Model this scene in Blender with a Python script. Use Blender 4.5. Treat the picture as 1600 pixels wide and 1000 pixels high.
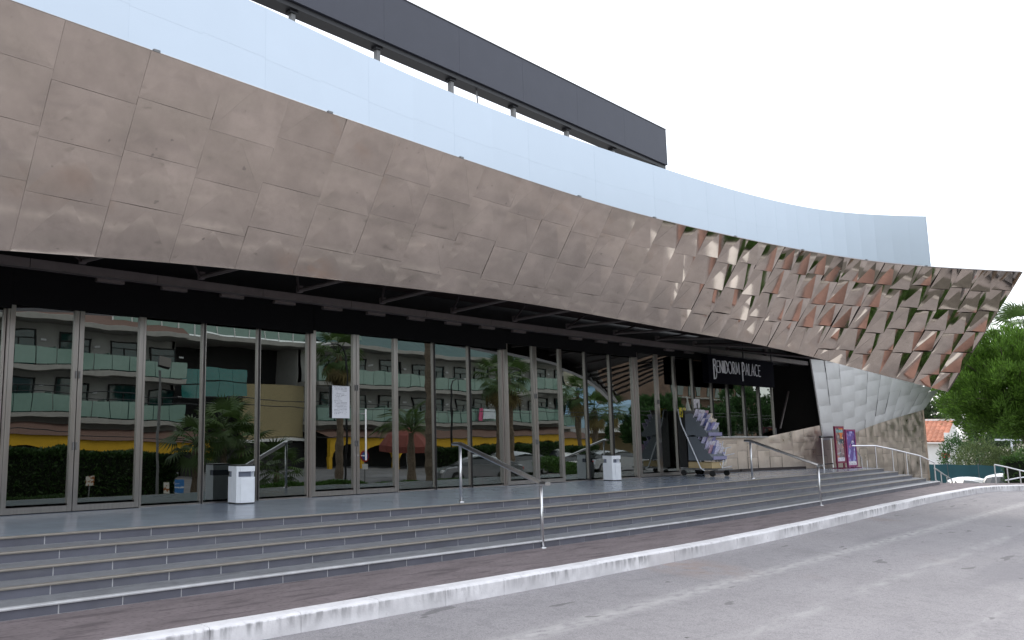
import bpy, math, random
import numpy as np
from mathutils import Matrix, Vector, Euler
R = math.radians
random.seed(11); rng = np.random.default_rng(11)
for o in list(bpy.data.objects): bpy.data.objects.remove(o)
sc = bpy.context.scene
col = sc.collection

# ------------------------------------------------------------------ camera, sky, sun, exposure
# x runs along the palace front, y into the building, z up; pavement is z = 0
cam_d = bpy.data.cameras.new('camera'); cam = bpy.data.objects.new('camera', cam_d); col.objects.link(cam)
cam.location = (0, 0, 1.697)
cam.rotation_euler = (R(90) + math.atan(179/1300), 0, R(50.5 - 90))
cam_d.sensor_width = 36; cam_d.lens = 1300/1600*36; cam_d.shift_x = 270/1600
cam_d.clip_start = 0.05; cam_d.clip_end = 3000
sc.camera = cam
SUN_AZ, SUN_EL = 42, 50            # degrees from +x towards +y: high behind the building
world = bpy.data.worlds.new('World'); sc.world = world; world.use_nodes = True
wn = world.node_tree.nodes; wl = world.node_tree.links
sky = wn.new('ShaderNodeTexSky'); sky.sky_type = 'NISHITA'; sky.sun_disc = False
sky.sun_elevation = R(SUN_EL); sky.sun_rotation = R(90 - SUN_AZ)
sky.air_density = 1.2; sky.dust_density = 1.6; sky.ozone_density = 1.0
# a high thin overcast over the whole sky: pale cloud with soft mottling mixed into the clear sky
stc = wn.new('ShaderNodeTexCoord'); scl = wn.new('ShaderNodeTexNoise'); scl.inputs['Scale'].default_value = 2.2; scl.inputs['Detail'].default_value = 5
wl.new(stc.outputs['Generated'], scl.inputs['Vector'])
smr = wn.new('ShaderNodeMapRange'); smr.inputs[1].default_value = .3; smr.inputs[2].default_value = .7; smr.inputs[3].default_value = .58; smr.inputs[4].default_value = .72
wl.new(scl.outputs['Fac'], smr.inputs[0])
smx = wn.new('ShaderNodeMix'); smx.data_type = 'RGBA'; wl.new(smr.outputs[0], smx.inputs[0]); wl.new(sky.outputs[0], smx.inputs[6]); smx.inputs[7].default_value = (12.6, 13.0, 13.7, 1)
wl.new(smx.outputs[2], wn['Background'].inputs[0]); wn['Background'].inputs[1].default_value = 0.12
sun_d = bpy.data.lights.new('sun', 'SUN'); sun = bpy.data.objects.new('sun', sun_d); col.objects.link(sun)
sun_d.energy = 0.9; sun_d.angle = R(22); sun_d.color = (1, .95, .88)
sun.rotation_euler = Vector((-math.cos(R(SUN_EL))*math.cos(R(SUN_AZ)), -math.cos(R(SUN_EL))*math.sin(R(SUN_AZ)), -math.sin(R(SUN_EL)))).to_track_quat('-Z', 'Y').to_euler()
sc.view_settings.view_transform = 'Standard'; sc.view_settings.look = 'None'
sc.view_settings.gamma = 1; sc.view_settings.use_curve_mapping = False
sc.view_settings.exposure = 0.45
sc.render.engine = 'CYCLES'
try:
    sc.cycles.use_denoising = True
except Exception: pass
sc.cycles.max_bounces = 10; sc.cycles.glossy_bounces = 6; sc.cycles.transparent_max_bounces = 12
sc.cycles.sample_clamp_indirect = 6

# ------------------------------------------------------------------ materials
MATS = {}
def mat(name, color, rough=.6, metal=0., var=.12, scale=6., bump=0., bscale=40., spec=.5, island=False, obj_rand=0., coat=0., stretch=None, translucent=0.):
    if name in MATS: return MATS[name]
    m = bpy.data.materials.new(name); m.use_nodes = True; nt = m.node_tree; N = nt.nodes; L = nt.links
    b = N['Principled BSDF']; b.inputs['Roughness'].default_value = rough; b.inputs['Metallic'].default_value = metal
    b.inputs['Specular IOR Level'].default_value = spec; b.inputs['Coat Weight'].default_value = coat
    tc = N.new('ShaderNodeTexCoord'); src = tc.outputs['Object']
    if stretch:
        mp = N.new('ShaderNodeMapping'); mp.inputs['Scale'].default_value = stretch; L.new(src, mp.inputs[0]); src = mp.outputs[0]
    no = N.new('ShaderNodeTexNoise'); no.inputs['Scale'].default_value = scale; no.inputs['Detail'].default_value = 6; no.inputs['Roughness'].default_value = .62
    L.new(src, no.inputs['Vector'])
    fac = no.outputs['Fac']
    mr = N.new('ShaderNodeMapRange'); mr.inputs[1].default_value = .3; mr.inputs[2].default_value = .7
    mr.inputs[3].default_value = 1 - var; mr.inputs[4].default_value = 1 + var; L.new(fac, mr.inputs[0]); val = mr.outputs[0]
    if island or obj_rand:
        if island: g = N.new('ShaderNodeNewGeometry'); rsrc = g.outputs['Random Per Island']; amt = .45
        else: g = N.new('ShaderNodeObjectInfo'); rsrc = g.outputs['Random']; amt = obj_rand
        m2 = N.new('ShaderNodeMapRange'); m2.inputs[3].default_value = 1 - amt; m2.inputs[4].default_value = 1 + amt; L.new(rsrc, m2.inputs[0])
        mu = N.new('ShaderNodeMath'); mu.operation = 'MULTIPLY'; L.new(val, mu.inputs[0]); L.new(m2.outputs[0], mu.inputs[1]); val = mu.outputs[0]
    vm = N.new('ShaderNodeVectorMath'); vm.operation = 'SCALE'; vm.inputs[0].default_value = color; L.new(val, vm.inputs['Scale'])
    L.new(vm.outputs[0], b.inputs['Base Color'])
    if bump:
        n2 = N.new('ShaderNodeTexNoise'); n2.inputs['Scale'].default_value = bscale; n2.inputs['Detail'].default_value = 8; L.new(src, n2.inputs['Vector'])
        bp = N.new('ShaderNodeBump'); bp.inputs['Strength'].default_value = bump; bp.inputs['Distance'].default_value = .02
        L.new(n2.outputs['Fac'], bp.inputs['Height']); L.new(bp.outputs[0], b.inputs['Normal'])
    if translucent:
        tr = N.new('ShaderNodeBsdfTranslucent'); L.new(vm.outputs[0], tr.inputs[0]); mx = N.new('ShaderNodeMixShader'); mx.inputs[0].default_value = translucent
        L.new(b.outputs[0], mx.inputs[1]); L.new(tr.outputs[0], mx.inputs[2]); L.new(mx.outputs[0], N['Material Output'].inputs[0])
    m['col_node'] = vm.name; MATS[name] = m
    return m

def nodes(m): return m.node_tree.nodes, m.node_tree.links

def metal_mat(name, color, rough, stain=.15, orand=.05):
    """polished sheet metal with faint hazy streaks in the gloss"""
    m = mat(name, color, rough, 1., stain, 1.6, obj_rand=orand)
    N, L = nodes(m); b = N['Principled BSDF']
    n = N.new('ShaderNodeTexNoise'); n.inputs['Scale'].default_value = 2.5; n.inputs['Detail'].default_value = 5
    tc = N.new('ShaderNodeTexCoord'); L.new(tc.outputs['Object'], n.inputs['Vector'])
    r = N.new('ShaderNodeMapRange'); r.inputs[1].default_value = .3; r.inputs[2].default_value = .75
    r.inputs[3].default_value = rough*.6; r.inputs[4].default_value = rough*1.7
    L.new(n.outputs['Fac'], r.inputs[0]); L.new(r.outputs[0], b.inputs['Roughness'])
    return m

bronze = metal_mat('bronze_steel', (.575, .50, .43), .05, .13, .05)
band_steel = mat('brushed_steel', (.49, .55, .615), .42, 1., .012, 1.2, obj_rand=.008)
silver_steel = mat('silver_steel', (.62, .61, .61), .50, 1., .05, 1.5, obj_rand=.03)
plinth_steel = metal_mat('plinth_bronze', (.64, .55, .47), .42, .08, .05)
frame_metal = mat('door_frame_metal', (.40, .37, .355), .30, 1., .10, 30, stretch=(1, 1, .05))
steel = mat('stainless_tube', (.74, .74, .75), .30, 1., .05, 20)
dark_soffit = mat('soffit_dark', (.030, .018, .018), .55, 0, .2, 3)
soffit_beam = mat('soffit_beam', (.17, .145, .14), .5, .3, .12, 4)
black_paint = mat('black_paint', (.010, .010, .012), .4, 0, .1, 8)
sign_grey = mat('roof_sign_grey', (.062, .066, .088), .6, 0, .05, 1.5)
sign_dark = mat('roof_sign_frame', (.02, .02, .024), .5, 0, .1, 3)
letter_white = mat('letter_white', (.92, .92, .94), .35, 0, .02, 8)
white_paint = mat('white_paint', (.86, .89, .94), .38, 0, .04, 8)
slot_grey = mat('slot_dark', (.20, .22, .28), .6, 0, .05, 8)
tile_blue = mat('slate_tile', (.122, .124, .152), .42, 0, .13, 2.5, obj_rand=.10, bump=.05, bscale=90)
tread_grey = mat('tread_granite', (.245, .25, .265), .48, 0, .14, 9, bump=.06, bscale=120)
grout = mat('grout_pale', (.5, .5, .51), .8, 0, .15, 12)
def later_dirt():
    add_overlay(tread_grey, lambda N, L, s: (n_mul(N, L, n_noise(N, L, s, 3.2, 6, (.5, 2, 1), .5, .68), .5), (.12, .12, .125)))
    add_overlay(tread_grey, lambda N, L, s: (n_mul(N, L, n_noise(N, L, s, 40, 3, lo=.55, hi=.68), .4), (.33, .33, .34)))
    add_overlay(tile_blue, lambda N, L, s: (n_mul(N, L, n_noise(N, L, s, 2.0, 6, (.6, 1, 2.5), .52, .70), .35), (.19, .19, .20)))
    add_overlay(bronze, lambda N, L, s: (n_mul(N, L, n_noise(N, L, s, 9, 5, (1, 1, 1.2), .70, .74), .6), (.25, .22, .20)))
    add_overlay(bronze, lambda N, L, s: (n_mul(N, L, n_noise(N, L, s, 1.6, 6, (.6, 1, 1.5), .46, .66), .30), (.50, .45, .375)))
nosing_tan = mat('nosing_tan', (.25, .225, .195), .5, 0, .22, 5, stretch=(1, 8, 8))
nosing_pale = mat('nosing_pale', (.55, .55, .56), .5, 0, .15, 5)
terrace_mat = mat('terrace_granite', (.27, .31, .375), .22, 0, .12, 2.2, bump=.015, bscale=8)
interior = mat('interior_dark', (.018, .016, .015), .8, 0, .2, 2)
concrete = mat('hotel_concrete', (.36, .345, .32), .8, 0, .08, 3)
hotel_wall = mat('hotel_wall', (.46, .45, .425), .8, 0, .06, 2)
hotel_dark = mat('hotel_dark', (.02, .02, .02), .7, 0, .1, 2)
pebble = mat('pebbledash', (.33, .27, .15), .9, 0, .5, 22)
roof_tile_dark = mat('roof_tile_brown', (.17, .10, .08), .85, 0, .3, 14)
yellow_wall = mat('yellow_plaster', (.62, .36, .015), .75, 0, .06, 3)
glass_green = mat('balcony_glass', (.22, .34, .29), .12, 0, .05, 3, spec=.7)
window_glass = mat('window_glass', (.012, .06, .06), .04, 0, .1, 2, spec=.9)
teal_glass = mat('teal_glass', (.02, .17, .16), .06, 0, .1, 2, spec=.8)
bark = mat('bark', (.11, .085, .065), .9, 0, .35, 12, bump=.5, bscale=14)
palm_bark = mat('palm_bark', (.16, .12, .085), .95, 0, .45, 16, bump=.8, bscale=12)
pine_green = mat('pine_needles', (.105, .205, .025), .6, 0, .5, 3.0, island=True, translucent=.32)
palm_green = mat('palm_leaf', (.08, .135, .035), .5, 0, .3, 2, obj_rand=.35, translucent=.25)
palm_dry = mat('palm_dry', (.21, .16, .06), .7, 0, .3, 2, obj_rand=.3, translucent=.2)
hedge_green = mat('hedge_leaf', (.035, .075, .016), .55, 0, .3, 2, island=True, translucent=.2)
box_green = mat('box_leaf', (.06, .135, .022), .55, 0, .3, 2, island=True, translucent=.25)
bush_green = mat('bush_leaf', (.11, .15, .05), .6, 0, .3, 2, island=True, translucent=.25)
shrub_green = mat('shrub_leaf', (.055, .12, .035), .6, 0, .3, 2, island=True, translucent=.25)
far_green = mat('far_leaf', (.07, .10, .05), .7, 0, .3, 1, island=True, translucent=.2)
teal_fabric = mat('teal_screen', (.018, .085, .10), .7, 0, .12, 1.5, bump=.1, bscale=3)
terracotta = mat('terracotta', (.50, .20, .12), .8, 0, .25, 6, obj_rand=.18)
house_white = mat('house_white', (.78, .77, .76), .8, 0, .05, 1)
car_white = mat('car_white', (.80, .80, .80), .18, 0, .02, 3, coat=.6)
car_grey = mat('car_silver', (.42, .44, .47), .22, .6, .02, 3, coat=.6)
car_glass = mat('car_glass', (.03, .035, .04), .05, 0, .1, 3, spec=.8)
rubber = mat('rubber', (.02, .02, .02), .8, 0, .1, 10)
red_paint = mat('red_paint', (.50, .03, .03), .5, 0, .06, 6)
red_cloth = mat('red_cloth', (.24, .065, .05), .8, 0, .12, 3)
blue_paint = mat('blue_paint', (.03, .13, .45), .5, 0, .05, 6)
lamp_grey = mat('lamp_grey', (.20, .20, .20), .5, .4, .1, 10)
beige_wall = mat('beige_plaster', (.52, .40, .22), .8, 0, .06, 2)
skyblue_wall = mat('skyblue_plaster', (.33, .50, .66), .8, 0, .05, 2)
brick_red = mat('red_paving', (.33, .20, .17), .85, 0, .2, 5, bump=.2, bscale=30)
soil = mat('soil', (.11, .105, .095), .95, 0, .3, 4)
asphalt_low = mat('lot_asphalt', (.20, .20, .215), .9, 0, .12, 2)
terrain_mat = mat('ground_dry', (.20, .18, .13), .95, 0, .2, .3)
hill_mat = mat('hill_scrub', (.27, .25, .19), 1., 0, .5, .035)
rack_grey = mat('rack_grey', (.14, .16, .185), .5, 0, .06, 5)
magazine_mat = mat('magazine_print', (.95, .93, .98), .35, 0, .5, 18)
def cover_colours(m):
    N, L = nodes(m); b = N['Principled BSDF']; cur = b.inputs['Base Color'].links[0].from_socket
    oi = N.new('ShaderNodeObjectInfo'); cr = N.new('ShaderNodeValToRGB'); cr.color_ramp.interpolation = 'CONSTANT'
    cs = [(0, (.75, .72, .80)), (.22, (.30, .28, .55)), (.36, (.80, .78, .80)), (.55, (.55, .35, .42)), (.66, (.62, .62, .78)), (.80, (.12, .14, .32)), (.88, (.78, .70, .55))]
    while len(cr.color_ramp.elements) < len(cs): cr.color_ramp.elements.new(.5)
    for e, (p, c) in zip(cr.color_ramp.elements, cs): e.position = p; e.color = (*c, 1)
    L.new(oi.outputs['Random'], cr.inputs[0]); mx = N.new('ShaderNodeMix'); mx.data_type = 'RGBA'; mx.blend_type = 'MULTIPLY'; mx.inputs[0].default_value = 1
    L.new(cur, mx.inputs[6]); L.new(cr.outputs[0], mx.inputs[7]); L.new(mx.outputs[2], b.inputs['Base Color'])
towel_white = mat('towel_white', (.7, .75, .8), .9, 0, .05, 4)
towel_pink = mat('towel_pink', (.65, .12, .25), .9, 0, .05, 4)
cover_colours(magazine_mat)
wood_pole = mat('white_pole', (.6, .6, .57), .7, 0, .1, 8)

def glass_pane_mat():
    m = bpy.data.materials.new('tinted_door_glass'); m.use_nodes = True; N, L = nodes(m); N.clear()
    out = N.new('ShaderNodeOutputMaterial'); mx = N.new('ShaderNodeMixShader')
    t = N.new('ShaderNodeBsdfTransparent'); t.inputs[0].default_value = (.20, .20, .18, 1)
    g = N.new('ShaderNodeBsdfGlossy'); g.inputs[0].default_value = (.95, 1, .95, 1); g.inputs['Roughness'].default_value = 0
    lw = N.new('ShaderNodeLayerWeight'); lw.inputs[0].default_value = .25
    mr = N.new('ShaderNodeMapRange'); mr.inputs[3].default_value = .22; mr.inputs[4].default_value = .75
    L.new(lw.outputs['Fresnel'], mr.inputs[0]); L.new(mr.outputs[0], mx.inputs[0]); L.new(t.outputs[0], mx.inputs[1]); L.new(g.outputs[0], mx.inputs[2]); L.new(mx.outputs[0], out.inputs[0])
    tc = N.new('ShaderNodeTexCoord'); no = N.new('ShaderNodeTexNoise'); no.inputs['Scale'].default_value = .9; L.new(tc.outputs['Object'], no.inputs['Vector'])
    bp = N.new('ShaderNodeBump'); bp.inputs['Strength'].default_value = .10; bp.inputs['Distance'].default_value = .02; L.new(no.outputs['Fac'], bp.inputs['Height']); L.new(bp.outputs[0], g.inputs['Normal'])
    return m
door_glass = glass_pane_mat()

def add_overlay(m, build):
    """build(N, L, coord_output) -> (factor socket, colour); mixed over the base colour"""
    N, L = nodes(m); b = N['Principled BSDF']; vm = N[m['col_node']]
    tc = N.new('ShaderNodeTexCoord'); f, c = build(N, L, tc.outputs['Object'])
    mx = N.new('ShaderNodeMix'); mx.data_type = 'RGBA'
    cur = b.inputs['Base Color'].links[0].from_socket
    L.new(f, mx.inputs[0]); L.new(cur, mx.inputs[6]); mx.inputs[7].default_value = (*c, 1); L.new(mx.outputs[2], b.inputs['Base Color'])
def n_noise(N, L, src, scale, detail=5, stretch=(1, 1, 1), lo=.5, hi=.6, rot=(0, 0, 0)):
    mp = N.new('ShaderNodeMapping'); mp.inputs['Scale'].default_value = stretch; mp.inputs['Rotation'].default_value = rot; L.new(src, mp.inputs[0])
    n = N.new('ShaderNodeTexNoise'); n.inputs['Scale'].default_value = scale; n.inputs['Detail'].default_value = detail; L.new(mp.outputs[0], n.inputs['Vector'])
    r = N.new('ShaderNodeMapRange'); r.interpolation_type = 'SMOOTHSTEP'; r.inputs[1].default_value = lo; r.inputs[2].default_value = hi; L.new(n.outputs['Fac'], r.inputs[0])
    return r.outputs[0]
def n_mul(N, L, a, b):
    m = N.new('ShaderNodeMath'); m.operation = 'MULTIPLY'
    L.new(a, m.inputs[0])
    if isinstance(b, (int, float)): m.inputs[1].default_value = b
    else: L.new(b, m.inputs[1])
    return m.outputs[0]
def n_line(N, L, src, p, q, w):
    """1 near the line p-q in the xy plane, falling to 0 at distance w"""
    d = np.array(q, float) - np.array(p, float); d /= np.linalg.norm(d); nrm = (-d[1], d[0], 0)
    vm = N.new('ShaderNodeVectorMath'); vm.operation = 'DOT_PRODUCT'; vm.inputs[1].default_value = nrm; L.new(src, vm.inputs[0])
    s = N.new('ShaderNodeMath'); s.operation = 'SUBTRACT'; L.new(vm.outputs['Value'], s.inputs[0]); s.inputs[1].default_value = float(np.dot(nrm[:2], p))
    a = N.new('ShaderNodeMath'); a.operation = 'ABSOLUTE'; L.new(s.outputs[0], a.inputs[0])
    r = N.new('ShaderNodeMapRange'); r.inputs[1].default_value = 0; r.inputs[2].default_value = w; r.inputs[3].default_value = 1; r.inputs[4].default_value = 0; L.new(a.outputs[0], r.inputs[0])
    return r.outputs[0]

later_dirt()
road_mat = mat('old_asphalt', (.375, .352, .36), .86, 0, .09, .7, bump=.28, bscale=150)
add_overlay(road_mat, lambda N, L, s: (n_mul(N, L, n_noise(N, L, s, 170, 2, lo=.46, hi=.60), .55), (.12, .115, .12)))
add_overlay(road_mat, lambda N, L, s: (n_mul(N, L, n_noise(N, L, s, 38, 4, lo=.48, hi=.66), .38), (.15, .145, .15)))
add_overlay(road_mat, lambda N, L, s: (n_mul(N, L, n_noise(N, L, s, 55, 3, lo=.58, hi=.70), .45), (.48, .46, .45)))
add_overlay(road_mat, lambda N, L, s: (n_mul(N, L, n_noise(N, L, s, 7, 6, (1, 1, 1), .48, .70), .30), (.19, .185, .19)))
add_overlay(road_mat, lambda N, L, s: (n_mul(N, L, n_mul(N, L, n_line(N, L, s, (6, 4.05), (30, 4.9), .16), n_noise(N, L, s, 5, 6, (.35, 1.4, 1), .36, .72)), .42), (.55, .53, .52)))
add_overlay(road_mat, lambda N, L, s: (n_mul(N, L, n_mul(N, L, n_line(N, L, s, (2, 2.5), (30, 3.6), .14), n_noise(N, L, s, 5, 6, (.35, 1.4, 1), .40, .74)), .35), (.55, .53, .52)))
add_overlay(road_mat, lambda N, L, s: (n_mul(N, L, n_noise(N, L, s, .8, 6, (.25, 1.6, 1), .52, .72), .45), (.20, .19, .205)))
add_overlay(road_mat, lambda N, L, s: (n_mul(N, L, n_mul(N, L, n_line(N, L, s, (9, 5.42), (30, 6.1), .20), n_noise(N, L, s, 9, 6, (.5, 1.4, 1), .30, .62)), .65), (.53, .51, .50)))
add_overlay(road_mat, lambda N, L, s: (n_noise(N, L, s, 2.6, 3, (.6, 1.7, 1), .735, .76), (.085, .08, .08)))
add_overlay(road_mat, lambda N, L, s: (n_mul(N, L, n_noise(N, L, s, .33, 3, lo=.62, hi=.75), .35), (.27, .20, .17)))
add_overlay(road_mat, lambda N, L, s: (n_mul(N, L, n_noise(N, L, s, 1.9, 2, (.55, 2.2, 1), .70, .72, (0, 0, .2)), .6), (.12, .115, .115)))
def stain(N, L, s):
    d = N.new('ShaderNodeVectorMath'); d.operation = 'DISTANCE'; d.inputs[1].default_value = (11.8, 6.3, -.2); L.new(s, d.inputs[0])
    r = N.new('ShaderNodeMapRange'); r.inputs[1].default_value = .2; r.inputs[2].default_value = .95; r.inputs[3].default_value = .6; r.inputs[4].default_value = 0; L.new(d.outputs['Value'], r.inputs[0])
    return n_mul(N, L, r.outputs[0], n_noise(N, L, s, 3, 5, lo=.3, hi=.6)), (.34, .25, .21)
add_overlay(road_mat, stain)
pave_mat = mat('stamped_concrete', (.215, .178, .182), .72, 0, .22, 3.0, bump=.25, bscale=22, stretch=(.45, 1.3, 1))
add_overlay(pave_mat, lambda N, L, s: (n_mul(N, L, n_noise(N, L, s, 5, 6, (.28, 1.7, 1), .53, .66, (0, 0, .5)), .55), (.075, .06, .065)))
add_overlay(pave_mat, lambda N, L, s: (n_mul(N, L, n_noise(N, L, s, 1.1, 5, (.5, 1.2, 1), .55, .75), .5), (.26, .22, .22)))
add_overlay(pave_mat, lambda N, L, s: (n_mul(N, L, n_noise(N, L, s, 26, 4, (.6, 1.2, 1), .52, .66), .45), (.085, .07, .072)))
kerb_mat = mat('white_kerb', (.84, .82, .83), .7, 0, .10, 5, bump=.15, bscale=50, obj_rand=.06)
def kerb_dirt(N, L, s):
    sx = N.new('ShaderNodeSeparateXYZ'); L.new(s, sx.inputs[0])
    up = N.new('ShaderNodeMapRange'); up.inputs[1].default_value = -.16; up.inputs[2].default_value = -.03; L.new(sx.outputs[2], up.inputs[0])
    dn = N.new('ShaderNodeMapRange'); dn.inputs[1].default_value = -.022; dn.inputs[2].default_value = -.012; dn.inputs[3].default_value = 1; dn.inputs[4].default_value = 0; L.new(sx.outputs[2], dn.inputs[0])
    a = n_noise(N, L, s, 1.1, 3, (.6, .6, .3), .42, .56); b = n_noise(N, L, s, 11, 6, (1, 1, .22), .40, .62)
    return n_mul(N, L, n_mul(N, L, n_mul(N, L, a, b), n_mul(N, L, up.outputs[0], dn.outputs[0])), .70), (.09, .09, .095)
add_overlay(kerb_mat, kerb_dirt)
add_overlay(kerb_mat, lambda N, L, s: (n_mul(N, L, n_noise(N, L, s, 13, 6, lo=.58, hi=.74), .35), (.42, .39, .40)))

def kerb_face_grey(N, L, s):
    sx = N.new('ShaderNodeSeparateXYZ'); L.new(s, sx.inputs[0])
    dn = N.new('ShaderNodeMapRange'); dn.inputs[1].default_value = -.03; dn.inputs[2].default_value = -.012; dn.inputs[3].default_value = 1; dn.inputs[4].default_value = 0; L.new(sx.outputs[2], dn.inputs[0])
    return n_mul(N, L, n_mul(N, L, dn.outputs[0], n_noise(N, L, s, 2.2, 6, (.5, .5, 1), .35, .62)), .5), (.45, .43, .44)
add_overlay(kerb_mat, kerb_face_grey)

def print_mat(name, base, marks, scale, horiz=True, rough=.45):
    m = mat(name, base, rough, 0, .03, 4)
    for c, sc_, lo, hi, st in marks:
        add_overlay(m, lambda N, L, s, c=c, sc_=sc_, lo=lo, hi=hi, st=st: (n_noise(N, L, s, sc_, 4, st, lo, hi), c))
    return m
def notice_mat():
    m = mat('notice_paper', (.80, .81, .86), .5, 0, .02, 4)
    def lines(N, L, s):
        sx = N.new('ShaderNodeSeparateXYZ'); L.new(s, sx.inputs[0])
        w = N.new('ShaderNodeMath'); w.operation = 'MULTIPLY'; L.new(sx.outputs[2], w.inputs[0]); w.inputs[1].default_value = 38
        f = N.new('ShaderNodeMath'); f.operation = 'FRACT'; L.new(w.outputs[0], f.inputs[0])
        r = N.new('ShaderNodeMath'); r.operation = 'LESS_THAN'; L.new(f.outputs[0], r.inputs[0]); r.inputs[1].default_value = .32
        gaps = n_noise(N, L, s, 9, 2, (.3, .3, 1), .44, .50); words = n_noise(N, L, s, 60, 1, (1, 1, .4), .35, .45)
        x = N.new('ShaderNodeMapRange'); x.inputs[1].default_value = 9.80; x.inputs[2].default_value = 9.81; L.new(sx.outputs[0], x.inputs[0])
        y = N.new('ShaderNodeMapRange'); y.inputs[1].default_value = 10.11; y.inputs[2].default_value = 10.12; y.inputs[3].default_value = 1; y.inputs[4].default_value = 0; L.new(sx.outputs[0], y.inputs[0])
        return n_mul(N, L, n_mul(N, L, n_mul(N, L, r.outputs[0], gaps), n_mul(N, L, words, .8)), n_mul(N, L, x.outputs[0], y.outputs[0])), (.12, .12, .16)
    add_overlay(m, lines); return m
notice_paper = notice_mat()

# ------------------------------------------------------------------ mesh helpers
class MB:
    def __init__(s): s.v = []; s.f = []
    def add(s, vs, fs):
        n = len(s.v); s.v += [tuple(map(float, p)) for p in vs]; s.f += [tuple(i+n for i in f) for f in fs]; return s
    def quad(s, a, b, c, d): return s.add([a, b, c, d], [(0, 1, 2, 3)])
    def box(s, c, d, rz=0., M=None):
        x, y, z = (k/2 for k in d); vs = [Vector((i*x, j*y, k*z)) for k in (-1, 1) for j in (-1, 1) for i in (-1, 1)]
        m = M if M is not None else Matrix.Translation(c) @ Matrix.Rotation(rz, 4, 'Z')
        return s.add([m @ v for v in vs], [(0, 2, 3, 1), (4, 5, 7, 6), (0, 1, 5, 4), (2, 6, 7, 3), (0, 4, 6, 2), (1, 3, 7, 5)])
    def prism(s, poly, d0, d1):
        """poly: list of 3-D points; extruded between vector offsets d0 and d1"""
        n = len(poly); a = [Vector(p)+Vector(d0) for p in poly]; b = [Vector(p)+Vector(d1) for p in poly]
        fs = [tuple(range(n)), tuple(range(2*n-1, n-1, -1))] + [(i, (i+1) % n, (i+1) % n+n, i+n) for i in range(n)]
        return s.add(a+b, fs)
    def tube(s, pts, r, n=8, caps=True, flat=1.):
        pts = [Vector(p) for p in pts]; rs = r if isinstance(r, (list, tuple)) else [r]*len(pts); vs = []; fs = []
        for i, p in enumerate(pts):
            t = (pts[min(i+1, len(pts)-1)]-pts[max(i-1, 0)]).normalized()
            u = t.cross(Vector((0, 0, 1)))
            if u.length < 1e-3: u = Vector((1, 0, 0))
            u.normalize(); w = t.cross(u).normalized()
            vs += [p + (u*math.cos(2*math.pi*k/n) + w*math.sin(2*math.pi*k/n)*flat)*rs[i] for k in range(n)]
        for i in range(len(pts)-1):
            fs += [(i*n+k, i*n+(k+1) % n, (i+1)*n+(k+1) % n, (i+1)*n+k) for k in range(n)]
        if caps: fs += [tuple(range(n-1, -1, -1)), tuple(range((len(pts)-1)*n, len(pts)*n))]
        return s.add(vs, fs)
    def grid(s, fn, nu, nv):
        vs = [fn(i/nu, j/nv) for j in range(nv+1) for i in range(nu+1)]
        return s.add(vs, [(j*(nu+1)+i, j*(nu+1)+i+1, (j+1)*(nu+1)+i+1, (j+1)*(nu+1)+i) for j in range(nv) for i in range(nu)])
    def mesh(s, name, m, smooth=False):
        me = bpy.data.meshes.new(name); me.from_pydata(s.v, [], s.f); me.materials.append(m)
        if smooth: me.polygons.foreach_set('use_smooth', [True]*len(me.polygons))
        me.update(); return me
    def build(s, name, m, parent=None, smooth=False, **props):
        return link(name, s.mesh(name, m, smooth), parent, **props)
def link(name, me, parent=None, **props):
    o = bpy.data.objects.new(name, me); col.objects.link(o)
    if parent is not None:
        o.parent = parent; o.matrix_parent_inverse = world_mat(parent).inverted()
    for k, v in props.items(): o[k] = v
    return o
def world_mat(o):
    m = o.matrix_basis.copy()
    if o.parent is not None: m = world_mat(o.parent) @ o.matrix_parent_inverse @ m
    return m
def thing(name, label, cat, loc=(0, 0, 0), group=None, rz=0.):
    o = bpy.data.objects.new(name, None); col.objects.link(o); o.location = loc; o.rotation_euler = (0, 0, rz); o.empty_display_size = .2
    return tag(o, label, cat, group)
def tag(o, label, cat, group=None):
    o['label'] = label; o['category'] = cat
    if group: o['group'] = group
    return o
def copy_tree(o, parent=None):
    c = o.copy(); col.objects.link(c)
    if parent is not None: c.parent = parent; c.matrix_parent_inverse = o.matrix_parent_inverse.copy()
    for ch in o.children: copy_tree(ch, c)
    return c
def local(part, parent):
    """parent a part whose mesh is in the parent's own coordinates"""
    part.parent = parent; return part
def structure(o, kind='structure'): o['kind'] = kind; return o

def leaves(name, m, centers, dirs, length, width, parent=None, bend=0., kind=None):
    """many small leaf faces; dirs: pointing of each leaf; length and width scalars or arrays"""
    c = np.asarray(centers, float); d = np.asarray(dirs, float); n = len(c)
    d /= np.linalg.norm(d, axis=1, keepdims=True)+1e-9
    r = rng.normal(size=(n, 3)); s = np.cross(d, r); s /= np.linalg.norm(s, axis=1, keepdims=True)+1e-9
    ln = np.broadcast_to(np.asarray(length, float), (n,))[:, None]*rng.uniform(.7, 1.3, (n, 1)); w = np.broadcast_to(np.asarray(width, float), (n,))[:, None]
    p0 = c; p1 = c + d*ln*.5 + s*w*.5; p2 = c + d*ln; p3 = c + d*ln*.5 - s*w*.5
    v = np.stack([p0, p1, p2, p3], 1).reshape(-1, 3)
    me = bpy.data.meshes.new(name); me.vertices.add(4*n); me.vertices.foreach_set('co', v.ravel())
    me.loops.add(4*n); me.loops.foreach_set('vertex_index', np.arange(4*n)); me.polygons.add(n)
    me.polygons.foreach_set('loop_start', np.arange(0, 4*n, 4)); me.materials.append(m); me.update(calc_edges=True); me.validate()
    o = link(name, me, parent)
    if kind: o['kind'] = kind
    return o
def sphere_dirs(n):
    d = rng.normal(size=(n, 3)); return d/np.linalg.norm(d, axis=1, keepdims=True)
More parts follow.
